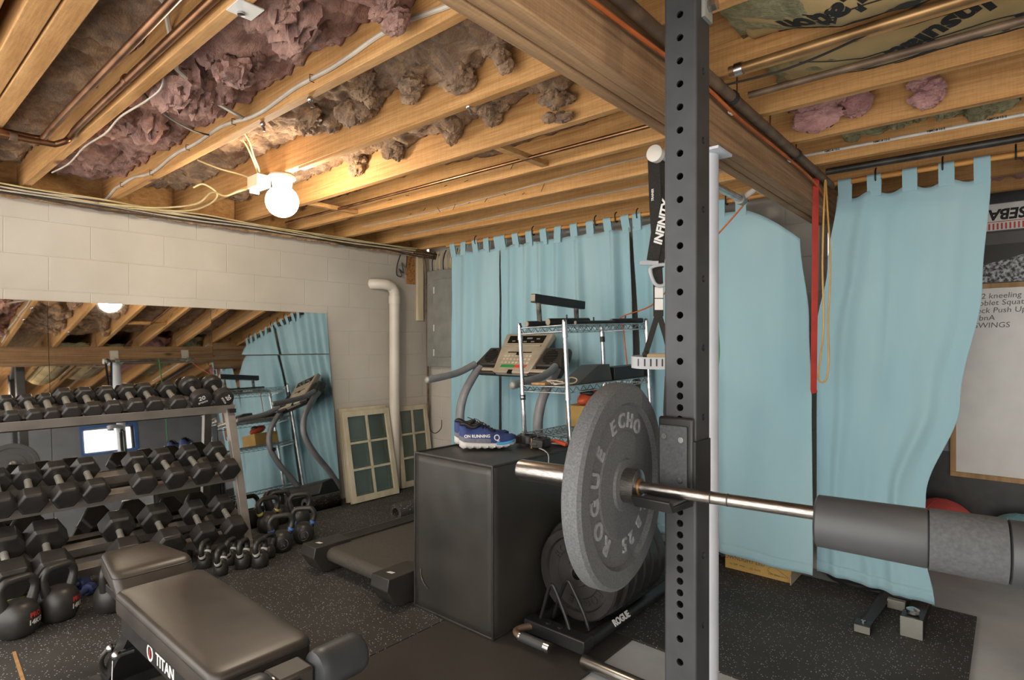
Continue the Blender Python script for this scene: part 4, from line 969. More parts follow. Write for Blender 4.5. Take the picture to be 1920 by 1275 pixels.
for x in (1.225, 1.945):
    up = smooth_path([(x, 3.27, .10), (x, 3.16, .33), (x, 3.02, .55), (x, 2.95, .74), (x, 2.98, .91), (x, 3.08, 1.05), (x, 3.17, 1.14)], 7)
    build('upright', MB().tube(up, .036, 16, sy=.75), GREYT, TM)
    st = smooth_path([(x, 2.70, .15), (x, 2.80, .40), (x, 2.93, .66)], 6)
    sg = 1 if x > 1.6 else -1
    hb = build('handlebar', MB().tube(smooth_path([(x+sg*.03, 2.665, 1.050), (x+sg*.03, 2.82, 1.068), (x+sg*.03, 2.95, 1.088), (x+sg*.025, 3.05, 1.120), (x+sg*.015, 3.12, 1.150)], 7), .0255, 16), GREYT, TM)
    build('grip_cap', MB().ball((x+sg*.03, 2.663, 1.050), (.024, .014, .024), 16, 10), PANEL, TM)
    build('adjust_knob', MB().cyl((x-.045*sg, 2.97, .70), (x-.03*sg, 2.97, .70), .022, 18), DARKP, TM)
# console on a slanted plane: local x = world x, local y up the slope
CO = frame((1.598, 3.08, 1.094), (1, 0, 0), (0, .22, .276))
sil = [(-.168, 0), (.168, 0), (.225, .353), (-.222, .353)]
build('console_panel', MB().prism(sil, -.03, .012, CO), SILVER, TM, bevel=.008)
cs = MB().prism([(-.40, .075), (-.16, .075), (-.195, .235), (-.33, .235)], -.07, -.004, CO).prism([(.16, .075), (.40, .075), (.355, .235), (.20, .235)], -.07, -.004, CO)
build('speaker_housing', cs, DARKP, TM, bevel=.01)
build('console_back', MB().prism([(-.385, .02), (.385, .02), (.40, .17), (.38, .26), (-.35, .25), (-.38, .17)], -.085, -.032, CO), DARKP, TM, bevel=.02)
for x in (-.275, .275):
    g_ = MB()
    for i in range(9):
        yy = .155-.055+.0138*i; hw = math.sqrt(max(0, .058**2-(yy-.155)**2))
        if hw > .006: g_.box((x-hw, yy-.0035, -.004), (x+hw, yy+.0035, -.0015), CO)
    build('speaker_grille', g_, SCREEN, TM)
build('display', MB().prism([(-.165, .262), (.165, .262), (.172, .330), (-.17, .330)], .0115, .0135, CO), SCREEN, TM)
dm = MB()
for x, y, a, b in ((-.06, .30, .05, .016), (.03, .305, .05, .014), (.11, .30, .03, .01), (-.11, .28, .03, .01), (0, .274, .03, .01), (.07, .274, .03, .01)): dm.cbox((x, y, .014), (a, b, .001), CO)
build('display_window', dm, PANEL, TM)
build('ledge', MB().prism([(-.165, .226), (.16, .226), (.165, .240), (-.168, .240)], .012, .024, CO), SILVER, TM, bevel=.002)
bt_ = MB()
for j, yy in enumerate((.085, .115, .145)):
    for i in range(8): bt_.cbox((-.115+.033*i, yy, .013), (.022, .014, .003), CO)
build('keypad', bt_, FRAMEP, TM)
build('slot', MB().cbox((.0, .178, .0125), (.22, .008, .002), CO).cbox((.0, .165, .0125), (.05, .03, .002), CO), SCREEN, TM)
build('start_key', MB().prism([(-.115, .042), (.01, .042), (.01, .066), (-.11, .066)], .0115, .0145, CO), GREENB, TM)
build('stop_key', MB().prism([(.012, .042), (.115, .042), (.125, .066), (.012, .066)], .0115, .0145, CO), REDB, TM)
build('key_slot', MB().cbox((-.005, .008, .008), (.04, .03, .012), CO), SCREEN, TM)
build('pulse_bar', MB().box((-.29, .012, -.02), (-.15, .04, .01), CO).box((.15, .012, -.02), (.33, .04, .01), CO), SILVER, TM, bevel=.008)
build('pulse_bar_trim', MB().box((-.30, -.012, -.022), (-.15, .014, .008), CO).box((.15, -.012, -.022), (.34, .014, .008), CO), DARKP, TM, bevel=.008)
cyl = MB().tube([(.81, 2.55, .065), (.81, 3.25, .065)], .064, 24)
rm = thing('foam_roller', 'speckled black foam roller on the floor beyond the treadmill', 'foam roller', (.84, 2.9, 0))
build('roller_body', MB().lathe_ring([(.036, -.33), (.064, -.33), (.066, -.32), (.066, .32), (.064, .33), (.036, .33)], frame((.86, 2.98, .066), (0, 0, 1), (1, 0, 0)), 32), SPECK, rm)

# ================================================================ soft box
BX = thing('plyo_box', 'tall black soft sided jump box with shoes on top', 'plyo box', (2.28, 2.17, 0))
B0, B1 = (2.025, 1.865, 0), (2.548, 2.485, .762)
def softface(u, v, w): return .004*noise.noise(Vector((u*2, v*2, w)))
bb = MB()
def side(fn): bb.grid(14, 18, fn)
lx, ly, lz = [B1[i]-B0[i] for i in range(3)]
bul = lambda u, v, s: .010*math.sin(PI*u)*math.sin(PI*v)+softface(u*3, v*3, s)*min(1, 8*min(u, 1-u, v, 1-v))
side(lambda u, v: (B0[0]+lx*u, B0[1]-bul(u, v, 1), B0[2]+lz*v)); side(lambda u, v: (B0[0]+lx*u, B1[1]+bul(u, v, 2), B0[2]+lz*v))
side(lambda u, v: (B0[0]-bul(u, v, 3), B0[1]+ly*u, B0[2]+lz*v)); side(lambda u, v: (B1[0]+bul(u, v, 4)*.5, B0[1]+ly*u, B0[2]+lz*v))
side(lambda u, v: (B0[0]+lx*u, B0[1]+ly*v, B1[2]-.002)); side(lambda u, v: (B0[0]+lx*u, B0[1]+ly*v, 0))
o = build('cover', bb, VINYL2, BX, ang=50)
bm = bmesh.new(); bm.from_mesh(o.data); bmesh.ops.remove_doubles(bm, verts=bm.verts, dist=.003); bmesh.ops.recalc_face_normals(bm, faces=bm.faces); bm.to_mesh(o.data); bm.free()
eb = MB(); q = [(B0[0], B0[1]), (B1[0], B0[1]), (B1[0], B1[1]), (B0[0], B1[1])]
for x, y in q: eb.tube([(x, y, .004), (x, y, B1[2])], .006, 8)
eb.tube([(x, y, B1[2]) for x, y in q], .006, 8, closed=True); eb.tube([(x, y, .006) for x, y in q], .006, 8, closed=True)
build('edge_piping', eb, RUB, BX)
build('scuff_mark', MB().strap(smooth_path([(2.075, 1.8575, .20), (2.08, 1.857, .165), (2.10, 1.857, .135), (2.13, 1.857, .118)], 6), .006, .0006, (0, 0, 1)), CHALK, BX)
# ================================================================ squat rack, barbell
TH = math.radians(6)
W = Vector((math.cos(TH), math.sin(TH), 0)); NI = Vector((-math.sin(TH), math.cos(TH), 0)); UP = Vector((0, 0, 1))
RW = Vector((1, 0, 0)); RN = Vector((0, 1, 0))          # the rack itself stands square to the room
PC = Vector((3.7165, 1.243, 0)); RM = frame(PC, RW, RN)
SR = thing('squat_rack', 'black steel squat rack upright with rows of round holes', 'squat rack', (PC.x, PC.y, 0), 0)
H, RC = .0375, .006
def holed_face(mb, zs, r, z0, z1, to3, Hf=H-RC):
    """strip from z0 to z1, width 2Hf, with round holes at heights zs; to3(a, z, depth) -> point"""
    n = 24
    edges = [z0]
    for a, b in zip(zs, zs[1:]): edges.append((a+b)/2)
    edges.append(z1)
    for i, zc in enumerate(zs):
        lo, hi = edges[i], edges[i+1]
        m = .5*min(.0254, hi-zc, zc-lo)*1.0 if min(hi-zc, zc-lo) < .0127 else .0127
        m = min(.0127, hi-zc, zc-lo)
        if hi-zc > m+1e-5: mb.add([to3(-Hf, zc+m, 0), to3(Hf, zc+m, 0), to3(Hf, hi, 0), to3(-Hf, hi, 0)], [(0, 1, 2, 3)])
        if zc-lo > m+1e-5: mb.add([to3(-Hf, lo, 0), to3(Hf, lo, 0), to3(Hf, zc-m, 0), to3(-Hf, zc-m, 0)], [(0, 1, 2, 3)])
        out = []; inn = []; deep = []
        for k in range(n):
            q = 2*PI*k/n; c, s = math.cos(q), math.sin(q); f = min(Hf/abs(c) if abs(c) > 1e-6 else 9, m/abs(s) if abs(s) > 1e-6 else 9)
            # corners are snapped so that the outline is the full rectangle
            out.append([c*f, s*f]); inn.append((c*r, s*r))
        cors = [math.atan2(m, Hf), PI-math.atan2(m, Hf), PI+math.atan2(m, Hf), 2*PI-math.atan2(m, Hf)]
        for cq, (cx, cy) in zip(cors, ((Hf, m), (-Hf, m), (-Hf, -m), (Hf, -m))):
            k = min(range(n), key=lambda k: abs(2*PI*k/n-cq)); out[k] = [cx, cy]
        vs = [to3(a, zc+b, 0) for a, b in out]+[to3(a, zc+b, 0) for a, b in inn]+[to3(a, zc+b, .006) for a, b in inn]
        fs = []
        for k in range(n):
            j = (k+1) % n; fs += [(k, j, n+j, n+k), (n+k, n+j, 2*n+j, 2*n+k)]
        mb.add(vs, fs)
zs = []
z = 1.719+.0508*9
while z > 1.215: zs.append(z); z -= .0508
z = 1.211
while z > .70: zs.append(z); z -= .0254
z = zs[-1]-.0508
while z > .08: zs.append(z); z -= .0508
zs = sorted(zs)
ZT = 2.13
def upright(off):
    mb = MB()
    P = lambda x, y, z: PC+W*off+RW*x+RN*y+UP*z
    holed_face(mb, zs, .0078, .01, ZT, lambda a, z, d: P(a, -H+d, z))
    side = sorted([1.596+.1524*i for i in range(-10, 4)])
    holed_face(mb, side, .0078, .01, ZT, lambda a, z, d: P(H-d, a, z))
    k = H-RC
    mb.add([P(-H, -k, .01), P(-H, k, .01), P(-H, k, ZT), P(-H, -k, ZT)], [(0, 1, 2, 3)]); mb.add([P(-k, H, .01), P(k, H, .01), P(k, H, ZT), P(-k, H, ZT)], [(0, 1, 2, 3)])
    for sx, sy, a0 in ((1, -1, -90), (1, 1, 0), (-1, 1, 90), (-1, -1, 180)):
        arc = [(sx*k+RC*math.cos(math.radians(a0+15*i)), sy*k+RC*math.sin(math.radians(a0+15*i))) for i in range(7)]
        mb.add([P(x, y, .01) for x, y in arc]+[P(x, y, ZT) for x, y in arc], [(i, i+1, 8+i, 7+i) for i in range(6)])
    mb.add([P(-H, -H, ZT), P(H, -H, ZT), P(H, H, ZT), P(-H, H, ZT)], [(0, 1, 2, 3)])
    return build('upright', mb, RACKM, SR, ang=30)
upright(0); upright(1.24)
RX = frame(PC, W, NI)
build('cross_member', MB().box((.045, -.03, 2.145), (1.195, .03, 2.20), RX).box((-.045, -.045, 2.131), (.045, .045, 2.21), RX).box((1.195, -.045, 2.131), (1.285, .045, 2.21), RX), RACKM, SR)
for off in (0, 1.24): build('base_foot', MB().box((off-.038, -.55, -.011), (off+.038, .40, .0095), RX).box((off-.03, -.5, .0095), (off+.03, .25, .06), RX), RACKM, SR)
build('floor_bar', MB().box((.038, .10, -.011), (1.202, .17, .06), RX), RACKM, SR)
build('bolt', MB().tube([RM @ Vector((.038, .010, 2.045)), RM @ Vector((.064, .010, 2.045))], .014, 6).tube([RM @ Vector((.038, .010, 2.045)), RM @ Vector((.045, .010, 2.045))], .020, 20), STEEL, SR)
build('bolt_bracket', MB().box((.038, -.012, 2.015), (.046, .03, 2.10), RM), PANEL, SR)
JC = thing('barbell_holder', 'black padded hook on the rack post carrying the barbell', 'rack hook', tuple(RM @ Vector((0, -.05, .99))), 0)
T0 = Matrix.Translation((0, 0, 0))
build('back_plate', MB().box((-.046, -.0505, .965), (.036, -.0385, 1.140), RM), BLACKM, JC, bevel=.006)
build('liner', MB().box((-.040, -.058, .985), (.024, -.0505, 1.122), RM), FOAM2, JC, bevel=.003)
for x, z in ((-.027, 1.098), (.012, 1.093), (.010, 1.005)):
    build('screw', MB().tube([RM @ Vector((x, -.057, z)), RM @ Vector((x, -.0605, z))], .0062, 16), STEEL, JC)
cup = [(-.050, .952), (-.150, .958), (-.166, .982), (-.158, .986), (-.142, .970), (-.058, .968), (-.050, .985)]
build('cup', MB().prism(cup, -.050, .036, RM @ Matrix(((0, 0, 1, 0), (1, 0, 0, 0), (0, 1, 0, 0), (0, 0, 0, 1)))), BLACKM, JC, bevel=.002)
build('cup_liner', MB().prism([(-.058, .9685), (-.140, .9705), (-.140, .9755), (-.058, .9735)], -.046, .032, RM @ Matrix(((0, 0, 1, 0), (1, 0, 0, 0), (0, 1, 0, 0), (0, 0, 0, 1)))), FOAM2, JC)
build('side_wing', MB().box((.036, -.05, .97), (.0415, .030, 1.09), RM), BLACKM, JC)

BB = Vector((3.758, 1.142, .9905))
BM = frame(BB, W, None, UP)
def along(t): return BB+W*t
def barbell(name, label, M, half, sl, rs=.0125, marks=(), cat='barbell'):
    """bar about local x"""
    t = thing(name, label, cat, tuple(M @ Vector((0, 0, -rs))), 0)
    q = lambda x: M @ Vector((x, 0, 0))
    build('shaft', MB().tube([q(-half), q(half)], rs, 24), BRUSH, t)
    for s in (-1, 1):
        build('collar', MB().tube([q(s*(half-.012)), q(s*(half-.010)), q(s*(half+.020)), q(s*(half+.022))], [.034, .0375, .0375, .034], 32), BRUSH, t)
        build('bushing', MB().tube([q(s*(half-.016)), q(s*(half-.012))], .0185, 24), BRASSY, t)
        build('sleeve', MB().tube([q(s*(half+.02)), q(s*(half+sl-.004)), q(s*(half+sl))], [.025, .025, .0225], 32), BRUSH, t)
        build('sleeve_cap', MB().tube([q(s*(half+sl)), q(s*(half+sl+.0015))], .017, 24), STEEL, t)
    for x in marks: build('knurl_ring', MB().tube([q(x-.0015), q(x+.0015)], rs*1.015, 24), DARKP, t)
    return t
MID = .5425
BMc = frame(along(MID), W, None, UP)
barbell('barbell', 'steel barbell resting in the rack hook across the right side', BMc, .655, .30, marks=(.052-MID, .085-MID))
# protective pad round the middle of the bar
PD = thing('barbell_pad', 'thick black foam pad wrapped around the barbell', 'barbell pad', tuple(along(.46)-UP*.046))
sag = lambda t: along(t)-UP*(.0125+.010*(t-.24))       # the heavy foam hangs a little below the bar
pf = lambda a, b, r, r2: MB().tube([sag(a), sag(a+.004), sag(b-.004), sag(b)], [r-.006, r, r2, r2-.004], 40)
build('foam_end', pf(.240, .409, .0460, .0485), FOAM, PD, ang=50)
build('strap_band', MB().tube([sag(.4085), sag(.507)], [.0500, .0508], 40), FOAM2, PD, ang=50)
build('foam_end', pf(.507, .675, .0495, .047), FOAM, PD, ang=50)

def plate_mesh(R, th, M, bore=.0255):
    h = th/2
    prof = [(bore, -h*.86), (.055, -h*.86), (.058, -h*.62), (R*.52, -h*.62), (R*.54, -h*.50), (R*.78, -h*.50), (R*.81, -h), (R*.965, -h), (R, -h*.72),
            (R, h*.72), (R*.965, h), (R*.81, h), (R*.78, h*.50), (R*.54, h*.50), (R*.52, h*.62), (.058, h*.62), (.055, h*.86), (bore, h*.86)]
    return MB().lathe_ring(prof, M, 72)
def arc_text(s, R, size, a0, step, M, m, parent, z, ext=.003):
    """letters round the plate face, tops outward, clockwise from a0 (deg)"""
    for i, ch in enumerate(s):
        if ch == ' ': continue
        a = math.radians(a0-step*i)
        L = M @ Matrix.Translation((R*math.cos(a), R*math.sin(a), z)) @ Matrix.Rotation(a-PI/2, 4, 'Z')
        text('raised_letter', ch, size, L, m, parent, ext=ext, bold=.001)
pc = along(-.150)
PM = frame(pc, NI, UP)               # face normal = NI x UP = W side
PL = thing('bumper_plate', 'large grey black rubber bumper plate loaded on the barbell', 'weight plate', (pc.x, pc.y, pc.z-.225))
build('rubber_disc', plate_mesh(.223, .044, PM), CRUMB, PL, ang=25)
build('hub_ring', MB().lathe_ring([(.0252, -.0195), (.034, -.0195), (.034, .0195), (.0252, .0195)], PM, 40), BRUSH, PL)
arc_text('ROGUE', .140, .050, 232, 22, PM, CRUMB_EDGE, PL, .011)
arc_text('ECHO', .140, .046, 112, 18, PM, CRUMB_EDGE, PL, .011)
arc_text('25', .132, .046, 288, 16, PM, CRUMB_EDGE, PL, .011); arc_text('LB', .132, .040, 325, 16, PM, CRUMB_EDGE, PL, .011)

# ================================================================ plate caddy on the floor
PH = thing('plate_caddy', 'black floor caddy with wheels of bumper plates and a lifting handle', 'plate rack', (2.77, 2.3, 0))
yz = Matrix(((0, 0, 1, 0), (1, 0, 0, 0), (0, 1, 0, 0), (0, 0, 0, 1)))
build('rail', MB().tube([(2.915, 2.005, .045), (2.915, 2.95, .045)], .0275, 20), BLACKM, PH)
build('rail', MB().tube([(2.650, 2.005, .045), (2.650, 2.95, .045)], .0275, 20), BLACKM, PH)
build('cross_bar', MB().box((2.625, 1.985, .022), (2.945, 2.055, .082)), BLACKM, PH, bevel=.006)
for x in (2.735, 2.80): build('bolt', MB().tube([(x, 2.02, .081), (x, 2.02, .089)], .013, 6), BLACKM, PH)
for yy, ap, a, b in ((2.040, 2.742, 2.672, 2.842), (2.120, 2.770, 2.690, 2.880)):
    build('wire_guide', MB().tube(smooth_path([(a, yy, .06), (a+.022, yy, .13), (ap-.018, yy, .225), (ap, yy, .243), (ap+.018, yy, .225), (b-.03, yy, .13), (b, yy, .06)], 6), .0082, 10), BLACKM, PH)
build('handle_arm', MB().tube(smooth_path([(2.665, 2.0, .055), (2.640, 1.955, .055), (2.632, 1.925, .050), (2.655, 1.912, .046), (2.69, 1.912, .044)], 6), .015, 14), IRON, PH)
build('handle_grip', MB().cyl((2.672, 1.912, .044), (2.822, 1.912, .044), .0205, 24), FOAM, PH)
for a, b in ((2.800, 2.828), (2.668, 2.676)): build('grip_ring', MB().cyl((a, 1.912, .044), (b, 1.912, .044), .022, 24), STEEL, PH)
text('lettering', 'ROGUE', .040, frame((2.936, 2.30, .0635), (0, 1, 0), (-.66, 0, .75)), TEXTW, PH, bold=.0014, ext=.0012)
names = ['black bumper plate at the front of the floor caddy, metal hub showing', 'black bumper plate second in the floor caddy', 'black bumper plate third in the floor caddy', 'black bumper plate fourth in the floor caddy',
         'black bumper plate fifth in the floor caddy', 'black bumper plate last in the floor caddy']
yy = 2.165
for i, (R, th) in enumerate([(.208, .058), (.225, .07), (.225, .07), (.225, .07), (.225, .07), (.225, .07)]):
    zc = .0585+R*.985 if i else .0585+R*.985; yc = yy+th/2; yy += th+.006
    M = frame((2.783, yc, zc), (1, 0, 0), (0, 0, 1))          # normal = x cross z = -y
    t = thing('bumper_plate', names[i], 'weight plate', (2.783, yc, zc-R), 0, 'bumper plates in the floor caddy')
    build('rubber_disc', plate_mesh(R, th, M), RUB, t, ang=25)
    build('hub_ring', MB().lathe_ring([(.0252, -th*.47), (.032, -th*.47), (.032, th*.47), (.0252, th*.47)], M, 32), BRUSH, t)
    if i == 0:
        arc_text('ROGUE', .128, .046, 150, 19, M, RUB, t, th*.26); arc_text('ROGUE', .128, .046, -30, 19, M, RUB, t, th*.26)
# bar lying on the floor
FB = frame((4.03, 1.952, .0255), (1, 0, 0), None, UP)
barbell('floor_barbell', 'second steel barbell lying on the floor beside the rack post', FB, .655, .415, rs=.014)

# ================================================================ wire shelf
e0 = Vector((.993, -.120, 0)); e1 = Vector((.120, .993, 0)); LEAN = -.047
P0 = Vector((2.437, 2.574, .0))+RT*(-LEAN*1.2)
SH = Matrix.Translation(P0) @ Matrix.Rotation(LEAN, 4, FW) @ frame((0, 0, 0), e0, e1)
S = lambda x, y, z: SH @ Vector((x, y, z))
WS = thing('wire_shelf', 'chrome wire shelving unit leaning slightly beside the treadmill', 'shelf', tuple(Vector((P0.x-.1, P0.y+.4, 0))))
for x, y in ((0, 0), (-.356, 0), (0, .76), (-.356, .76)):
    zb = -S(x, y, 0).z+.004
    o = build('post', MB().tube([S(x, y, zb), S(x, y, 1.415), S(x, y, 1.43), S(x, y, 1.436)], [.0127, .0127, .0127, .009], 16), STEEL, WS)
    for z in (1.345, 1.005, .73, .25): build('sleeve', MB().tube([S(x, y, z-.008), S(x, y, z+.075)], [.0165, .0145], 16), STEEL, WS)
    if x < -.1: build('black_clip', MB().tube([S(x, y, .985), S(x, y, 1.015)] if y < .1 else [S(x, y, 1.30), S(x, y, 1.34)], .0165, 14), BLACKM, WS)
for z in (1.405, 1.068, .79, .32):
    mb = MB()
    for (xa, ya), (xb, yb) in (((0, 0), (-.356, 0)), ((0, 0), (0, .76)), ((-.356, 0), (-.356, .76)), ((0, .76), (-.356, .76))):
        mb.tube([S(xa, ya, z), S(xb, yb, z)], .0032, 6); mb.tube([S(xa, ya, z-.034), S(xb, yb, z-.034)], .0032, 6)
        L = math.hypot(xb-xa, yb-ya); n = round(L/.03); pts = []
        for i in range(n+1): q = .02+.96*i/n; pts.append(S(xa+(xb-xa)*q, ya+(yb-ya)*q, z-.002-.03*(i % 2)))
        mb.tube(pts, .0022, 5)
    for i in range(1, 24): y = .76*i/24; mb.tube([S(-.354, y, z), S(-.002, y, z)], .0014, 4)
    for x in (-.09, -.178, -.267): mb.tube([S(x, .002, z-.003), S(x, .758, z-.003)], .0025, 5)
    build('wire_deck', mb, STEEL, WS)
# bars and handle frame on the top deck
zt = 1.409
HF = thing('parallette_frame', 'black bar frame with knurled uprights standing on the wire shelf', 'exercise handle', tuple(S(-.23, .25, zt)))
build('base_bar', MB().tube([S(-.262, .0-.03, zt+.017), S(-.262, .52, zt+.017)], .016, 18), BLACKM, HF)
build('end_cap', MB().tube([S(-.262, -.036, zt+.017), S(-.262, -.029, zt+.017)], .0165, 18), CAPG, HF)
build('upright', MB().tube([S(-.262, .075, zt+.02), S(-.264, .072, zt+.15)], .015, 14), CHALK, HF)
build('upright', MB().tube([S(-.262, .40, zt+.02), S(-.262, .40, zt+.12)], .015, 14), CHALK, HF)
FM = frame(S(-.264, .03, zt+.165), S(-.264, .48, zt+.126)-S(-.264, .03, zt+.165), None, UP)
build('top_bar', MB().box((0, -.02, -.024), (.44, .02, .026), FM), BLACKM, HF, bevel=.003)
build('bar_end', MB().box((-.002, -.018, -.016), (.0, .018, .022), FM), CAPG, HF)
def grip(label, a, b, r):
    t = thing('steel_dowel', label, 'exercise handle', tuple((a+b)/2), 0, 'black bars on the wire shelf')
    build('tube', MB().tube([a, b], r, 18), BLACKM, t); d = (a-b).normalized()
    build('end_cap', MB().tube([a+d*.0002, a+d*.004], r*.98, 18), CAPG, t)
    build('thumb_screw', MB().tube([(a*.55+b*.45)+UP*r*.9, (a*.55+b*.45)+UP*(r+.02)], .0045, 8), BLACKM, t)
grip('thick black bar with a pale end lying at the near corner of the shelf', S(-.15, .03, zt+.021), S(-.12, .34, zt+.021), .020)
grip('black bar with a pale end lying at the far right of the shelf top', S(-.07, .50, zt+.016), S(-.01, .73, zt+.016), .0155)
grip('slim black bar lying along the shelf top between the others', S(-.06, .16, zt+.011), S(-.05, .50, zt+.011), .010)
# middle deck
zm = 1.0725
sb = thing('slant_board', 'black wedge shaped block on the middle wire shelf', 'wedge', tuple(S(-.06, .2, zm)))
build('wedge', MB().prism([(.11, .0), (.30, .0), (.42, .0), (.40, .098), (.30, .098)], -.16, -.022, SH @ Matrix.Translation((0, 0, zm)) @ yz), VINYL, sb, bevel=.002)
single('black_plank', 'flat black plank on the right part of the middle wire shelf', 'plank', MB().box((-.15, .44, zm), (-.018, .79, zm+.075), SH), BLACKM, bevel=.003)
single('brown_board', 'thin brown board lying flat on the middle wire shelf', 'board', MB().box((-.30, .02, zm), (-.19, .62, zm+.012), SH), OAK)
r_ = random.Random(5); pts = [S(-.19+.09*r_.random()+.004*i, .005+.045*r_.random(), zm+.006+.02*r_.random()) for i in range(16)]
single('tangled_rope', 'tangled white cord at the near corner of the middle wire shelf', 'cord', MB().tube(smooth_path(pts, 5), .0034, 7), ROMEX)
ca = smooth_path([S(.0+a, .012+b*.55, zm+.022+c) for a, b, c in ((-.02, .0, -.008), (-.01, .09, -.01), (-.01, .14, .0), (-.02, .15, .012), (-.03, .10, .02), (-.03, .03, .012))], 6, True)
single('carabiner', 'cream metal carabiner beside the tangled white cord', 'carabiner', MB().tube(ca, .004, 8, closed=True), CREAM)
zl = .7945
cb = single('parcel_box', 'small cardboard box on the lower wire shelf', 'box', MB().box((-.30, .30, zl), (-.06, .58, zl+.13), SH), BOXC, bevel=.003)
ot = thing('orange_clamp', 'orange and black clamp tool on top of the small cardboard box', 'tool', tuple(S(-.18, .4, zl+.132)))
build('body', MB().ball((0, 0, 0), (.05, .10, .042), 24, 14, SH @ Matrix.Translation((-.20, .41, zl+.174)) @ Matrix.Rotation(.25, 4, 'X')), ORANGE, ot)
build('pad', MB().ball((0, 0, 0), (.052, .03, .022), 16, 10, SH @ Matrix.Translation((-.19, .38, zl+.20))).ball((0, 0, 0), (.05, .022, .02), 16, 10, SH @ Matrix.Translation((-.17, .47, zl+.168))), BLACKM, ot)
# ================================================================ on the jump box
ZB = .7665
def shoe(label, heel, ang, s, logo):
    t = thing('running_shoe', label, 'shoe', (heel[0], heel[1], ZB), ang, 'running shoes on the jump box')
    L = .292
    wid = lambda q: .5*L*(.235+.13*math.sin(PI*min(1, max(0, q*.93+.05)))**.8*(.55+.6*q) if q < .62 else (.235+.13*math.sin(PI*(q*.93+.05))**.8*(.55+.6*.62)))*max(.02, 1-max(0, (q-.80)/.2)**2.6)**.5*max(.02, 1-max(0, (.10-q)/.10)**2.4)**.5
    cy = lambda q: -.006*math.sin(PI*q)*s
    rk = lambda q: .020*max(0, (q-.72)/.28)**1.7+.006*max(0, (.12-q)/.12)**2
    top = lambda q: .046-.012*q+rk(q)*.9+.004*max(0, .3-q)
    QS = [i/30 for i in range(31)]
    def section(q, z0, z1, k=1., bulge=.10, n=24, pods=0):
        w_ = wid(q)*k; R = []
        for j in range(n):
            a = 2*PI*j/n; c, sn = math.cos(a), math.sin(a)
            ex = .55
            yy = w_*math.copysign(abs(c)**ex, c); zz = (z0+z1)/2+(z1-z0)/2*math.copysign(abs(sn)**.6, sn)
            if pods and sn < -.2: zz += .0035*(1+math.cos(q*2*PI*8))
            R.append((q*L, cy(q)+yy*(1+bulge*(.4-abs(sn))), zz))
        return R
    so = MB().rings([section(q, rk(q), top(q), 1.06, pods=1) for q in QS]); pods = so
    for side_ in (-1, 1):
        for i in range(7):
            q = .10+.125*i; pods.ball((q*L, cy(q)+side_*wid(q)*1.06, rk(q)+.016), (.0065, .0035, .0055), 12, 8)
    build('sole', so, SOLE, t, world=False, ang=60)
    hh = lerp_tab([(0, .072), (.08, .078), (.22, .060), (.36, .072), (.46, .070), (.62, .050), (.80, .034), (.93, .026), (1, .012)])
    def usec(q, k=1., frac=1., n=28):
        w_ = wid(q)*k; z0 = top(q)-.006; h = hh(q)*frac+.006; R = []
        nar = .62 if q < .5 else .62+.18*(q-.5)/.5
        for j in range(n):
            a = PI*j/(n-1); c, sn = math.cos(a), math.sin(a)
            R.append((q*L-.004*sn*(q < .1)*0, cy(q)+w_*math.copysign(abs(c)**.7, c)*(1-(1-nar)*frac*sn**1.2*.9), z0+h*sn**.75))
        return R
    up = MB().rings([usec(q) for q in QS]); build('knit_upper', up, NAVY, t, world=False, ang=70)
    hp = MB().rings([usec(q, 1.07, .50) for q in QS[:17]]); build('heel_panel', hp, SHOEG, t, world=False, ang=70)
    sk = MB().rings([section(q, max(rk(q), top(q)-.024), top(q)+.004, 1.075) for q in QS[19:30]]); build('sole_stripe', sk, SKY, t, world=False, ang=60)
    co = MB()
    n = 24; co.tube([(L*(.20+.17*math.cos(2*PI*i/n)), cy(.2)+.026*math.sin(2*PI*i/n), .040+hh(.20+.17*math.cos(2*PI*i/n))+.010) for i in range(n)], .009, 8, closed=True)
    co.ball((L*.20, cy(.2), .108), (L*.155, .024, .008), 20, 8); build('collar', co, BLACKM, t, world=False)
    la = MB()
    for i in range(5):
        q = .40+.05*i; zz = top(q)+hh(q)+.003; la.tube(smooth_path([(q*L, cy(q)-.024, zz-.012), (q*L+.008, cy(q), zz+.003), (q*L, cy(q)+.024, zz-.012)], 4), .0028, 6)
    la.tube(smooth_path([(.38*L, 0, .125), (.36*L, -.01, .137), (.44*L, -.03, .128), (.54*L, -.042, .10), (.58*L, -.044, .085)], 5), .002, 6)
    la.tube(smooth_path([(.38*L, 0, .125), (.30*L, .01, .135), (.24*L, .0, .142)], 5), .002, 6); build('laces', la, BLACKM, t, world=False)
    sd = -1
    def put_text(sx, q0, zz, size, m, nm):
        M = frame((q0*L, cy(q0)-.06, zz), (1, 0, 0), (0, 0, 1))
        o = text(nm, sx, size, M, m, t, world=False, bold=.0006)
        for v in o.data.vertices:
            p = Vector(v.co)+o.location; q = min(max(p.x/L, 0), 1); w_ = wid(q)*1.02; z0 = top(q)-.006; h = hh(q)+.006
            k = min(max((p.z-z0)/h, 0), .98); sn = k**(1/.75); c = math.sqrt(max(0, 1-sn*sn))
            nar = .62 if q < .5 else .62+.18*(q-.5)/.5
            p.y = cy(q)-w_*(c**.7)*(1-(1-nar)*sn**1.2*.9)-.0016+(p.y+.06-cy(q0))*.2; v.co = p-o.location
    put_text('ON RUNNING', .30, .068, .020, TEXTW, 'lettering')
    put_text('Q', .64, .058, .040, TEXTW, 'logo_mark')
    return t
shoe('navy running shoe with white sole, nearer of the pair on the box', (2.135, 2.062), math.radians(50), 1, True)
shoe('navy running shoe with white sole, half hidden behind its mate', (2.022, 2.135), math.radians(49), -1, True)
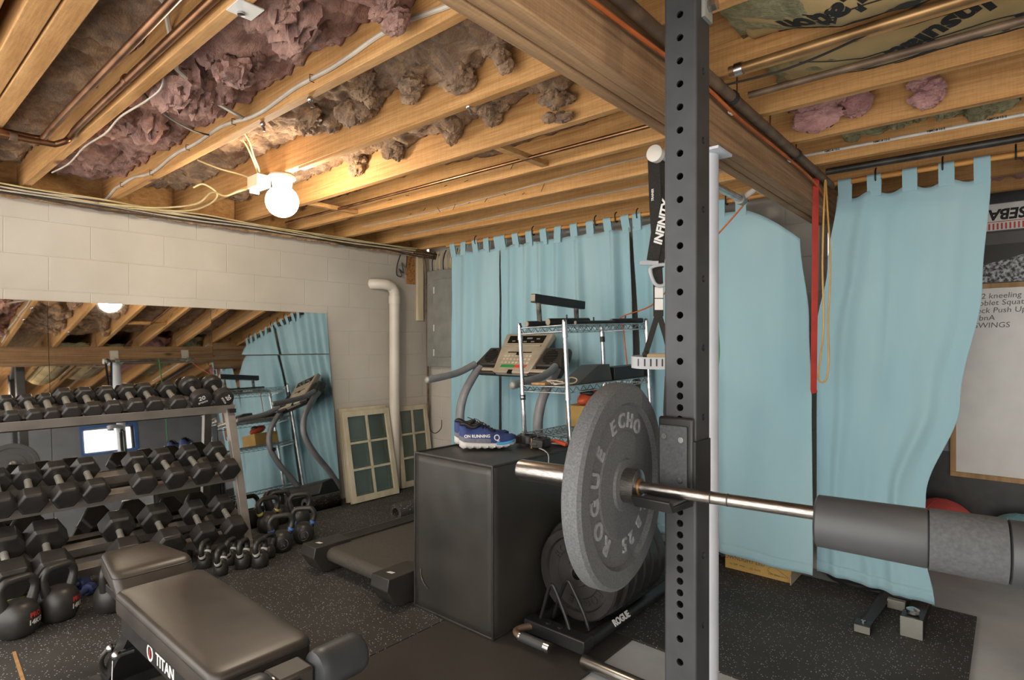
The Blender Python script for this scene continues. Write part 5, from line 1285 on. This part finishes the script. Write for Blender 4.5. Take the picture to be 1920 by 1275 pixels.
def clamp_collar(label, x, y, a, lever):
    t = thing('bar_collar', label, 'barbell collar', (x, y, ZB), a, 'barbell collars on the jump box')
    M = Matrix.Translation((0, 0, .003))
    build('ring', MB().lathe_ring([(.026, 0), (.044, 0), (.047, .004), (.047, .040), (.044, .045), (.026, .045)], M, 28), BLACKM, t, world=False)
    build('latch_block', MB().box((.030, -.030, .003), (.064, .030, .046)), BLACKM, t, world=False, bevel=.004)
    build('lever', MB().box((.060, -.040, .016), (.066, .0, .032)), lever, t, world=False, bevel=.002)
    build('hinge_pin', MB().cyl((.056, -.034, .0), (.056, -.034, .05), .005, 10), BRASSY, t, world=False)
clamp_collar('black barbell collar nearest the shoe toes', 2.312, 2.405, math.radians(200), ORANGE)
clamp_collar('black barbell collar to the right, beside the red lever', 2.425, 2.375, math.radians(-75), DARKP)
single('red_lever', 'red plastic lever lying at the back edge of the jump box', 'lever', MB().strap(smooth_path([(2.41, 2.445, ZB+.012), (2.44, 2.452, ZB+.024), (2.48, 2.458, ZB+.020), (2.52, 2.462, ZB+.012)], 6), .032, .016, (0, 1, 0)), REDB, bevel=.003)
single('thin_wire', 'thin grey cord trailing over the right edge of the jump box', 'cord', MB().tube(smooth_path([(2.42, 2.33, ZB+.004), (2.47, 2.31, ZB+.004), (2.53, 2.27, ZB+.004), (2.5625, 2.25, ZB-.012), (2.568, 2.24, ZB-.06)], 6), .0028, 6), GREYST)

# ================================================================ pull-up bar on the beam and what hangs from it
PB = thing('pull_up_bar', 'white pull up bar mounted along the left side of the beam', 'pull-up bar', (3.31, 2.3, 1.98))
build('bar', MB().cyl((3.305, 1.90, 1.978), (3.305, 2.82, 1.978), .016, 18), STEEL, PB)
build('end_cap', MB().tube([(3.305, 1.885, 1.978), (3.305, 1.89, 1.978), (3.305, 1.915, 1.978)], [.02, .030, .030], 24), WHITEP, PB)
for y in (2.02, 2.76):
    build('bracket', MB().tube([(3.305, y, 1.978), (3.40, y, 2.03)], .013, 12).box((3.390, y-.04, 1.99), (3.3995, y+.04, 2.12)), WHITEP, PB)
    build('bracket_cup', MB().tube([(3.305, y-.02, 1.978), (3.305, y+.02, 1.978)], .025, 18), PANEL, PB)
E = RT
def hang(x, y):
    b = Vector((x, y, 0)); return lambda e, z, d=0: b+E*e+FW*d+UP*z
h_ = hang(3.305, 1.945)
h = lambda e, z, d=0: h_(e-.014, z, d)
ST = thing('suspension_strap', 'black suspension strap with white lettering hanging beside the rack post', 'strap', (3.305, 1.945, 1.2))
build('strap', MB().strap([h(-.012, 1.999, .0), h(-.018, 1.97, -.02), h(-.012, 1.80, -.018), h(-.005, 1.70, -.015), h(-.020, 1.60, -.012)], .042, .004, E), DARKF, ST)
build('strap', MB().strap([h(.02, 1.999, .0), h(.016, 1.97, .02), h(.026, 1.75, .0), h(.002, 1.58, 0)], .042, .004, E), DARKF, ST)
xa = (h(.028, 1.80)-h(-.012, 1.60)).normalized()
text('lettering', 'INFINITY', .040, frame(h(.012, 1.735, -.024), xa, (FW*-1).cross(xa)), TEXTW, ST, bold=.0016, shear=.1)
build('red_mark', MB().cbox((0, 0, 0), (.022, .012, .001), frame(h(.036, 1.862, -.022), xa, (FW*-1).cross(xa))), TEXTR, ST)
text('lettering', 'TRAINER', .011, frame(h(-.022, 1.835, -.0215), UP, -E), TEXTW, ST, bold=.0003)
bk = smooth_path([h(-.026, 1.575, -.02), h(.024, 1.585, -.02), h(.034, 1.56, -.02), h(.022, 1.515, -.02), h(-.008, 1.512, -.02), h(-.026, 1.545, -.02)], 5, True)
build('buckle', MB().tube(bk, .0065, 10, closed=True).cbox((0, 0, 0), (.065, .014, .012), frame(h(-.035, 1.590, -.022), E, UP)), GREYST, ST)
build('strap', MB().strap([h(.0, 1.58, .0), h(.003, 1.50, -.004), h(.003, 1.40, -.004)], .036, .004, E), DARKF, ST)
build('care_label', MB().cbox((0, 0, 0), (.030, .040, .002), frame(h(.004, 1.486, -.008), E, UP)).cbox((0, 0, 0), (.030, .040, .002), frame(h(.004, 1.443, -.008), E, UP)), LABEL, ST)
build('yoke', MB().strap([h(.0, 1.405, -.004), h(-.022, 1.33), h(-.043, 1.262)], .020, .003, E).strap([h(.006, 1.405, -.004), h(.03, 1.33), h(.046, 1.262)], .020, .003, E), DARKF, ST)
build('knot', MB().ball(h(-.043, 1.262), (.012, .012, .014), 12, 8), DARKF, ST)
build('grip', MB().tube([h(-.040, 1.250), h(.07, 1.250)], .0165, 18), BEIGE, ST)
lp = []
for i in range(21):
    a = PI*.5+PI*i/20; lp.append(h(.0+.092*math.cos(a)*1.0+(.0), 1.235-.004*math.sin(a), .0-.05*math.sin(a)))
lp = [h(.10, 1.238, -.05)]+lp+[h(.10, 1.232, .05)]
mb = MB().strap(lp, .042, .003, UP); build('foot_loop', mb, GREYST, ST)
sl = MB()
for i in range(8):
    e = -.075+.02*i; dd = -.05*math.sqrt(max(0, 1-(min(0, e)/.092)**2)); sl.cbox((0, 0, 0), (.005, .026, .001), frame(h(e, 1.234, dd-.0022), E, UP))
build('loop_slot', sl, BLACKM, ST)
h2 = hang(3.33, 2.02)
S2_ = thing('strap_pad', 'lower padded black strap with white letters behind the barbell plate', 'strap', (3.33, 2.02, 1.0))
build('strap', MB().strap([h2(-.02, 1.17), h2(-.028, 1.205), h2(-.01, 1.215), h2(.02, 1.205)], .03, .005, E).strap([h2(-.020, 1.18, -.004), h2(-.026, 1.05, -.004), h2(-.022, .96, -.004)], .048, .010, E), DARKF, S2_)
text('lettering', 'INFINITY', .040, frame(h2(-.018, 1.055, -.0105), UP, -E), TEXTW, S2_, bold=.0016)
build('care_label', MB().cbox((0, 0, 0), (.035, .12, .002), frame(h2(.03, 1.08, .004), E, UP)), LABEL, S2_)
build('strap', MB().strap([h2(.03, 1.2, .006), h2(.032, .95, .006)], .04, .004, E), DARKF, S2_)
# bands
hg_ = hang(3.305, 2.45)
hg = lambda e, z, d=0: hg_(e-.020, z, d)
single('green_band', 'green exercise band hanging behind the white column', 'resistance band', MB().strap(smooth_path([hg(-.004, 1.997), hg(.010, 1.75), hg(.012, 1.55), hg(.024, 1.36), hg(.028, 1.25), hg(.012, 1.12), hg(.018, 1.05), hg(.006, .98)], 6), .022, .005, E), GRNR)
single('red_band', 'long flat red exercise band hanging from the right face of the beam', 'resistance band', MB().strap([(3.526, 3.185, 2.128), (3.524, 3.183, 2.05), (3.522, 3.18, 1.6), (3.516, 3.18, 1.075), (3.518, 3.188, 1.055)], .029, .006, RT), REDR)
b1 = [Vector((3.560, 3.205, 2.06)), Vector((3.552, 3.20, 1.7)), Vector((3.556, 3.205, 1.4)), Vector((3.540, 3.205, 1.22)), Vector((3.534, 3.20, 1.13)), Vector((3.548, 3.21, 1.108)), Vector((3.566, 3.22, 1.13)), Vector((3.575, 3.225, 1.22)), Vector((3.572, 3.225, 1.40)), Vector((3.580, 3.23, 1.7)), Vector((3.566, 3.215, 2.06)), Vector((3.563, 3.21, 2.115))]
single('tan_band', 'thin tan rubber loop hanging beside the red band', 'resistance band', MB().tube(smooth_path(b1, 6, True), .0045, 8, closed=True), YELR)
oc = [(3.305, 2.80, 1.985), (3.30, 2.79, 1.95), (3.12, 2.84, 1.80), (2.9, 2.93, 1.64), (2.7, 3.04, 1.52)]
q = S(-.07, .60, zt+.04); oc += [tuple(q), tuple(S(-.06, .60, zt-.03)), tuple(S(-.055, .605, 1.25)), tuple(S(-.05, .61, zm+.08))]
single('bungee', 'orange elastic cord stretched from the pull up bar to the wire shelf', 'cord', MB().tube(smooth_path(oc, 6), .0042, 8), ORCORD)

# ================================================================ under and beyond the curtains on the right
CBX = thing('light_carton', 'cardboard carton poking out below the curtain, printed side facing out', 'box', (3.18, 3.5, 0))
build('carton', MB().box((3.0, 3.372, 0), (3.36, 3.62, .24)), BOXC, CBX, bevel=.002)
build('flap', MB().box((3.361, 3.345, .0), (3.366, 3.60, .05)), BOXIN, CBX)
text('printed_text', 'DOWNLIGHT LED', .032, frame((3.10, 3.3715, .066), (1, 0, 0), (0, 0, 1)), IRON, CBX, sx=.95)
for i, s in enumerate(('4x 12W  white', 'CE  RoHS', '120V 60Hz')): text('printed_text', s, .014, frame((3.07+.10*i, 3.3715, .030-.003*i), (1, 0, 0), (0, 0, 1)), IRON, CBX)
build('printed_drawing', MB().tube(smooth_path([(3.24, 3.3718, .05), (3.27, 3.3718, .066), (3.32, 3.3718, .04), (3.345, 3.3718, .026), (3.30, 3.3718, .024), (3.25, 3.3718, .032)], 4, True), .0009, 5, closed=True), IRON, CBX)
SBN = thing('stored_bench', 'black bench feet sticking out below the right hand curtain', 'weight bench', (3.85, 3.3, 0))
build('leg', MB().tube([(3.757, 3.04, .028), (3.775, 3.30, .030), (3.79, 3.65, .032)], .026, 4), BLACKM, SBN)
build('foot', MB().box((3.725, 2.995, 0), (3.79, 3.06, .042)), BLACKM, SBN, bevel=.003)
build('foot_bolt', MB().cyl((3.757, 3.03, .042), (3.757, 3.03, .048), .010, 12), STEEL, SBN)
build('foot_face', MB().box((3.727, 2.9935, .004), (3.788, 2.9955, .036)), PANEL, SBN)
build('rail', MB().box((3.888, 3.10, .0), (3.972, 3.19, .085)).box((3.895, 3.19, .0), (3.965, 3.62, .050)), BLACKM, SBN, bevel=.003)
build('rail_cap', MB().box((3.888, 3.094, .0), (3.972, 3.10, .087)), PANEL, SBN, bevel=.002)
build('knob', MB().lathe([(.012, 0), (.026, .006), (.026, .022), (.010, .03)], Matrix.Translation((3.93, 3.155, .085)), 18), STEEL, SBN)
build('pad', MB().box((3.62, 3.50, .42), (3.86, 3.69, .50)), VINYL, SBN, bevel=.02)
single('pale_block', 'small pale block on the floor between the stored bench feet', 'block', MB().box((3.80, 3.375, 0), (3.875, 3.41, .045)), PANEL, bevel=.003)
single('black_disc', 'black rubber disc lying on the floor below the curtain seam', 'weight plate', MB().lathe([(.15, 0), (.165, .006), (.165, .022), (.155, .026)], Matrix.Translation((3.62, 3.72, -.0115)), 40), RUB)
g = 'medicine balls on the far floor'
for (x, y, r, m, lb) in ((3.94, 4.375, .185, BALLR, 'red medicine ball beside the curtain under the whiteboard'), (4.305, 4.40, .170, BALLB, 'pale blue medicine ball right of the red one'), (4.65, 4.40, .165, BALLG, 'teal medicine ball at the right photo edge')):
    t = thing('medicine_ball', lb, 'medicine ball', (x, y, -.012), 0, g)
    build('ball', MB().ball((x, y, r-.012), r, 40, 26), m, t, ang=180)
    sm = MB()
    for k in range(3): sm.tube([(x+r*1.001*math.cos(a)*math.cos(PI*k/3), y+r*1.001*math.cos(a)*math.sin(PI*k/3), r-.012+r*1.001*math.sin(a)) for a in [2*PI*i/48 for i in range(48)]], .0018, 5, closed=True)
    build('seam', sm, m, t)
YW = 4.597
wb = thing('whiteboard', 'wood framed whiteboard with a handwritten exercise list', 'whiteboard', (4.7, YW, .47))
build('board', MB().box((4.0, YW-.014, .50), (5.25, YW-.002, 1.64)), WBOARD, wb)
build('frame', MB().box((3.97, YW-.026, .47), (5.28, YW-.002, .50)).box((3.97, YW-.026, 1.64), (5.28, YW-.002, 1.67)).box((3.97, YW-.026, .50), (4.0, YW-.002, 1.64)).box((5.25, YW-.026, .50), (5.28, YW-.002, 1.64)), OAK, wb, bevel=.002)
for i, (s, x, z) in enumerate((('1/2 kneeling Band', 4.085, 1.590), ('Goblet Squat', 4.075, 1.548), ('Deck Push Ups', 4.065, 1.502), ('bnA', 4.11, 1.458), ('SWINGS', 4.085, 1.412))):
    text('handwriting', s, .046, frame((x, YW-.0145, z), (1, 0, .02), (0, 0, 1)), MARKER, wb, align='LEFT', shear=.12)
po = thing('photo_poster', 'black and white photo poster above the whiteboard', 'poster', (4.6, YW, 1.68))
build('print', MB().box((3.95, YW-.008, 1.675), (5.3, YW-.003, 1.985)), POSTERD, po)
pol = [(3.95, 1.676), (5.3, 1.676), (5.3, 1.95), (4.75, 1.93), (4.42, 1.865), (4.2, 1.80), (3.95, 1.765)]
build('snowy_slope', MB().prism(pol, -.0005, .0012, frame((0, YW-.0085, 0), (1, 0, 0), (0, 0, 1))), POSTER, po)
build('grey_band', MB().box((3.95, YW-.0095, 1.905), (5.3, YW-.008, 1.975)), mat('poster_grey', '#4d4b49', '#454341', rough=.5), po)
bn = thing('baseball_banner', 'upside down white baseball banner with a red pinstripe edge', 'banner', (4.7, YW, 1.99))
build('cloth', MB().box((3.95, YW-.006, 1.990), (5.3, YW-.002, 2.150)), LABEL, bn)
text('printed_text', 'D BASEBALL', .088, frame((4.52, YW-.007, 2.088), (-1, 0, 0), (0, 0, -1)), INK, bn, bold=.003, shear=.15, align='LEFT', sx=.92).location.x
st = MB()
for i in range(60): st.box((4.02+.0195*i, YW-.0072, 1.995), (4.029+.0195*i, YW-.006, 2.032))
st.box((3.95, YW-.0072, 2.040), (5.3, YW-.006, 2.044))
build('pinstripes', st, TEXTR, bn)
dk = thing('dark_pennant', 'dark strip with a small white emblem above the banner', 'banner', (4.7, YW, 2.155))
build('cloth', MB().box((3.95, YW-.006, 2.155), (5.3, YW-.002, 2.262)), POSTERD, dk)
em = MB()
for a in (0, 40, 80, -40): em.cbox((0, 0, 0), (.075, .014, .001), frame((4.37, YW-.0068, 2.205), (1, 0, 0), (0, 0, 1)) @ Matrix.Rotation(math.radians(a), 4, 'Z'))
build('emblem', em, FRAMEP, dk)
